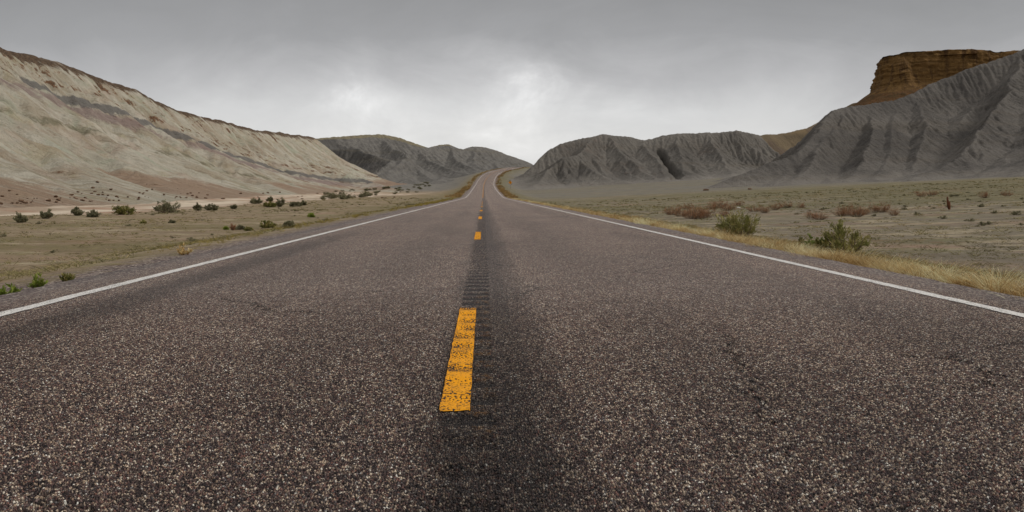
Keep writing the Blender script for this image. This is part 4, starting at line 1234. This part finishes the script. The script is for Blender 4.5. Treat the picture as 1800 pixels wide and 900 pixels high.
# low weeds over both fields
n = 42000
y = 7 * (150 / 7) ** (rng.random(n) ** 0.85); x = rng.uniform(-0.68, 0.72, n) * y
l = np.abs(road_lat(x, y)); pat = fbm(x / 6, y / 6, 4, 58) + 0.4 * fbm(x / 1.2, y / 1.2, 2, 60)
k = (l > 5.2) & (pat > rng.uniform(-0.22, 0.30, n)) & (wash_d(x, y) < 0.5)
x, y = x[k], y[k]
pts = np.stack((x, y, ground(x, y)), 1)
tufts('low_weeds', pts, 0.040 * np.exp(rng.normal(0, 0.45, len(pts))) * (1 + y / 120), 2.0, np.full(len(pts), 9), 0.007, M_LOW,
      'low olive weeds spread over the open fields', np.clip(0.5 + 1.0 * fbm(x / 12, y / 12, 3, 59) + rng.normal(0, 0.22, len(x)), 0, 1))


# ------------------------------------------------------------------ stones
def rock_mesh(seed, r=0.5, flat=0.6):
    g = np.random.default_rng(seed)
    import bmesh
    bm = bmesh.new(); bmesh.ops.create_icosphere(bm, subdivisions=3, radius=1.0)
    v = np.array([q.co[:] for q in bm.verts]); f = np.array([[q.index for q in t.verts] for t in bm.faces]); bm.free()
    for _ in range(11):                           # chip flat facets off a ball
        d = g.normal(size=3); d /= np.linalg.norm(d); c = g.uniform(0.55, 0.85)
        ex = np.maximum(v @ d - c, 0); v = v - ex[:, None] * d
    v = v * np.array((1.0, g.uniform(.6, .95), flat)) * r
    v = v + 0.05 * r * (g.random(v.shape) - 0.5)
    return v, f


def mat_rock():
    m, t, b = new_mat('brown_rock')
    pos = t.new('ShaderNodeTexCoord').outputs['Object']
    n = t.noise(pos, 3.0, 5, 0.65)
    t.l.new(t.ramp(n, [(0.3, A(58, 46, 38)), (0.55, A(92, 72, 56)), (0.75, A(124, 98, 76))]), b.inputs['Base Color'])
    bump(t, b, n, 0.1, 0.7)
    return m


M_ROCK = mat_rock()
rocks = [mesh_obj('boulder', *rock_mesh(500 + k), M_ROCK, smooth=False) for k in range(4)]


RK = []
for k in range(70):
    px = rr.uniform(-10, 330)
    RK.append((px, 362 - px * 0.035 - abs(rr.normal(0, 11)), rr.uniform(0.10, 0.34)))
for k in range(40):
    RK.append((rr.uniform(300, 700), rr.uniform(338, 350), rr.uniform(0.2, 0.5)))
for k, (px, py, r) in enumerate(RK):
    p = on_ground(px, py)
    o = rocks[k] if k < 4 else rocks[k % 4].copy()
    if k >= 4:
        COL.objects.link(o)
    o.location = (p[0], p[1], p[2] + r * 0.1); o.rotation_euler = (0, 0, rr.uniform(0, 6.28)); o.scale = (r * 1.6, r * 1.6, r * 1.3)
    tag(o, 'brown boulder lying among others at the toe of the cream slope', 'boulder', 'brown boulders at the toe of the cream slope')
for k, (px, py, r, lb) in enumerate([(1240, 335, 1.5, 'dark boulder on the grey flat, left one of the lone pair'), (1318, 333, 1.2, 'dark boulder on the grey flat, right one of the lone pair'),
                                     (1298, 365.5, 0.28, 'tiny pale stone showing in the rust brush')]):
    p = on_ground(px, py)
    o = rocks[k % 4].copy(); COL.objects.link(o)
    o.location = (p[0], p[1], p[2] + r * 0.08); o.scale = (r * 1.5, r, r * 0.8)
    if k == 2:
        o.data = o.data.copy(); o.data.materials[0] = new_mat('pale_stone')[0]; o.data.materials[0].node_tree.nodes['Principled BSDF'].inputs['Base Color'].default_value = (*A(215, 212, 205, 1.2), 1)
    tag(o, lb, 'boulder')


# ------------------------------------------------------------------ weathered stump post in the right field
def build_post():
    p, s = spot(1668, 369)
    h = 26 * s
    n, k = 26, 10
    f = np.linspace(0, 1, n)[:, None]; a = np.linspace(0, 2 * math.pi, k, endpoint=False)[None, :]
    rad = s * np.interp(f, [0, .12, .2, .38, .62, .70, .82, .95, 1], [1.2, 1.6, 2.4, 3.0, 3.2, 2.0, 1.5, 1.2, 0.3])
    rad = rad * (1 + 0.35 * fbm(np.cos(a) * 1.4 + 9 + 0 * f, f * 3.0 + np.sin(a) * 1.4, 3, 88))
    cx = s * np.interp(f, [0, .3, .6, .75, 1], [1.2, 0.0, -0.8, -2.4, -3.0])
    v = np.stack((cx + rad * np.cos(a), rad * 0.9 * np.sin(a), f * h - 0.08 + 0 * a), -1).reshape(-1, 3)
    i = np.arange(n * k).reshape(n, k); j = np.roll(i, -1, 1)
    fc = np.stack((i[:-1], j[:-1], j[1:], i[1:]), -1).reshape(-1, 4)
    m, t, b = new_mat('weathered_wood')
    pos = t.new('ShaderNodeTexCoord').outputs['Object']
    nn = t.noise(t.mapv(pos, (14, 14, 2.0)), 1.0, 4, 0.6)
    t.l.new(t.ramp(nn, [(0.35, A(48, 34, 26)), (0.6, A(96, 62, 42)), (0.8, A(120, 84, 60))]), b.inputs['Base Color'])
    bump(t, b, nn, 0.03, 0.8)
    o = mesh_obj('wooden_post', v, fc, m)
    o.location = p
    tag(o, 'crooked brown weathered post standing alone in the right field', 'post')


build_post()


# ------------------------------------------------------------------ curve sign beside the climbing road
def build_sign():
    p, s = spot(897, 331)
    x, y = 9.4, 300.0
    z = float(surface(x, y))
    o = empty('warning_sign', (x, y, z), 0.0, 'small yellow diamond warning sign beside the climbing road', 'sign')
    def flat_mat(name, c, r=0.5):
        m, t, b = new_mat(name)
        n = t.noise(t.new('ShaderNodeTexCoord').outputs['Object'], 6.0, 4)
        t.l.new(t.mix(t.smooth(n, 0.4, 0.7), c, t.mix(1.0, c, (0.8, 0.78, 0.75), 'MULTIPLY')), b.inputs['Base Color']); b.inputs['Roughness'].default_value = r
        return m
    def prism(pts, y0, y1):
        n = len(pts); v = [(a, y0, b) for a, b in pts] + [(a, y1, b) for a, b in pts]
        return np.array(v, float), [tuple(range(n)), tuple(range(2 * n - 1, n - 1, -1))] + [(i, i + n, (i + 1) % n + n, (i + 1) % n) for i in range(n)]
    def pmesh(name, parts, mat):
        V, F = [], []
        for v, f in parts:
            F += [tuple(i + len(V) for i in q) for q in f]; V += [tuple(q) for q in v]
        me = bpy.data.meshes.new(name); me.from_pydata(V, [], F); me.materials.append(mat)
        ob = bpy.data.objects.new(name, me); COL.objects.link(ob); ob.parent = o
        return ob
    pmesh('post', [prism([(-0.04, -0.2), (0.04, -0.2), (0.04, 2.75), (-0.04, 2.75)], 0.0, 0.06)], flat_mat('post_steel', A(92, 84, 76)))
    c, r = 2.25, 0.62
    pmesh('panel', [prism([(0, c - r), (r, c), (0, c + r), (-r, c)], -0.012, -0.004)], flat_mat('sign_yellow', A(205, 132, 34)))
    pmesh('symbol', [prism([(-0.10, c - 0.32), (-0.01, c - 0.32), (-0.01, c - 0.02), (0.10, c + 0.08), (0.04, c + 0.14), (-0.10, c + 0.02)], -0.020, -0.015),
                     prism([(0.20, c + 0.26), (0.0, c + 0.20), (0.16, c + 0.02)], -0.020, -0.015)], flat_mat('sign_black', A(26, 24, 24)))


build_sign()
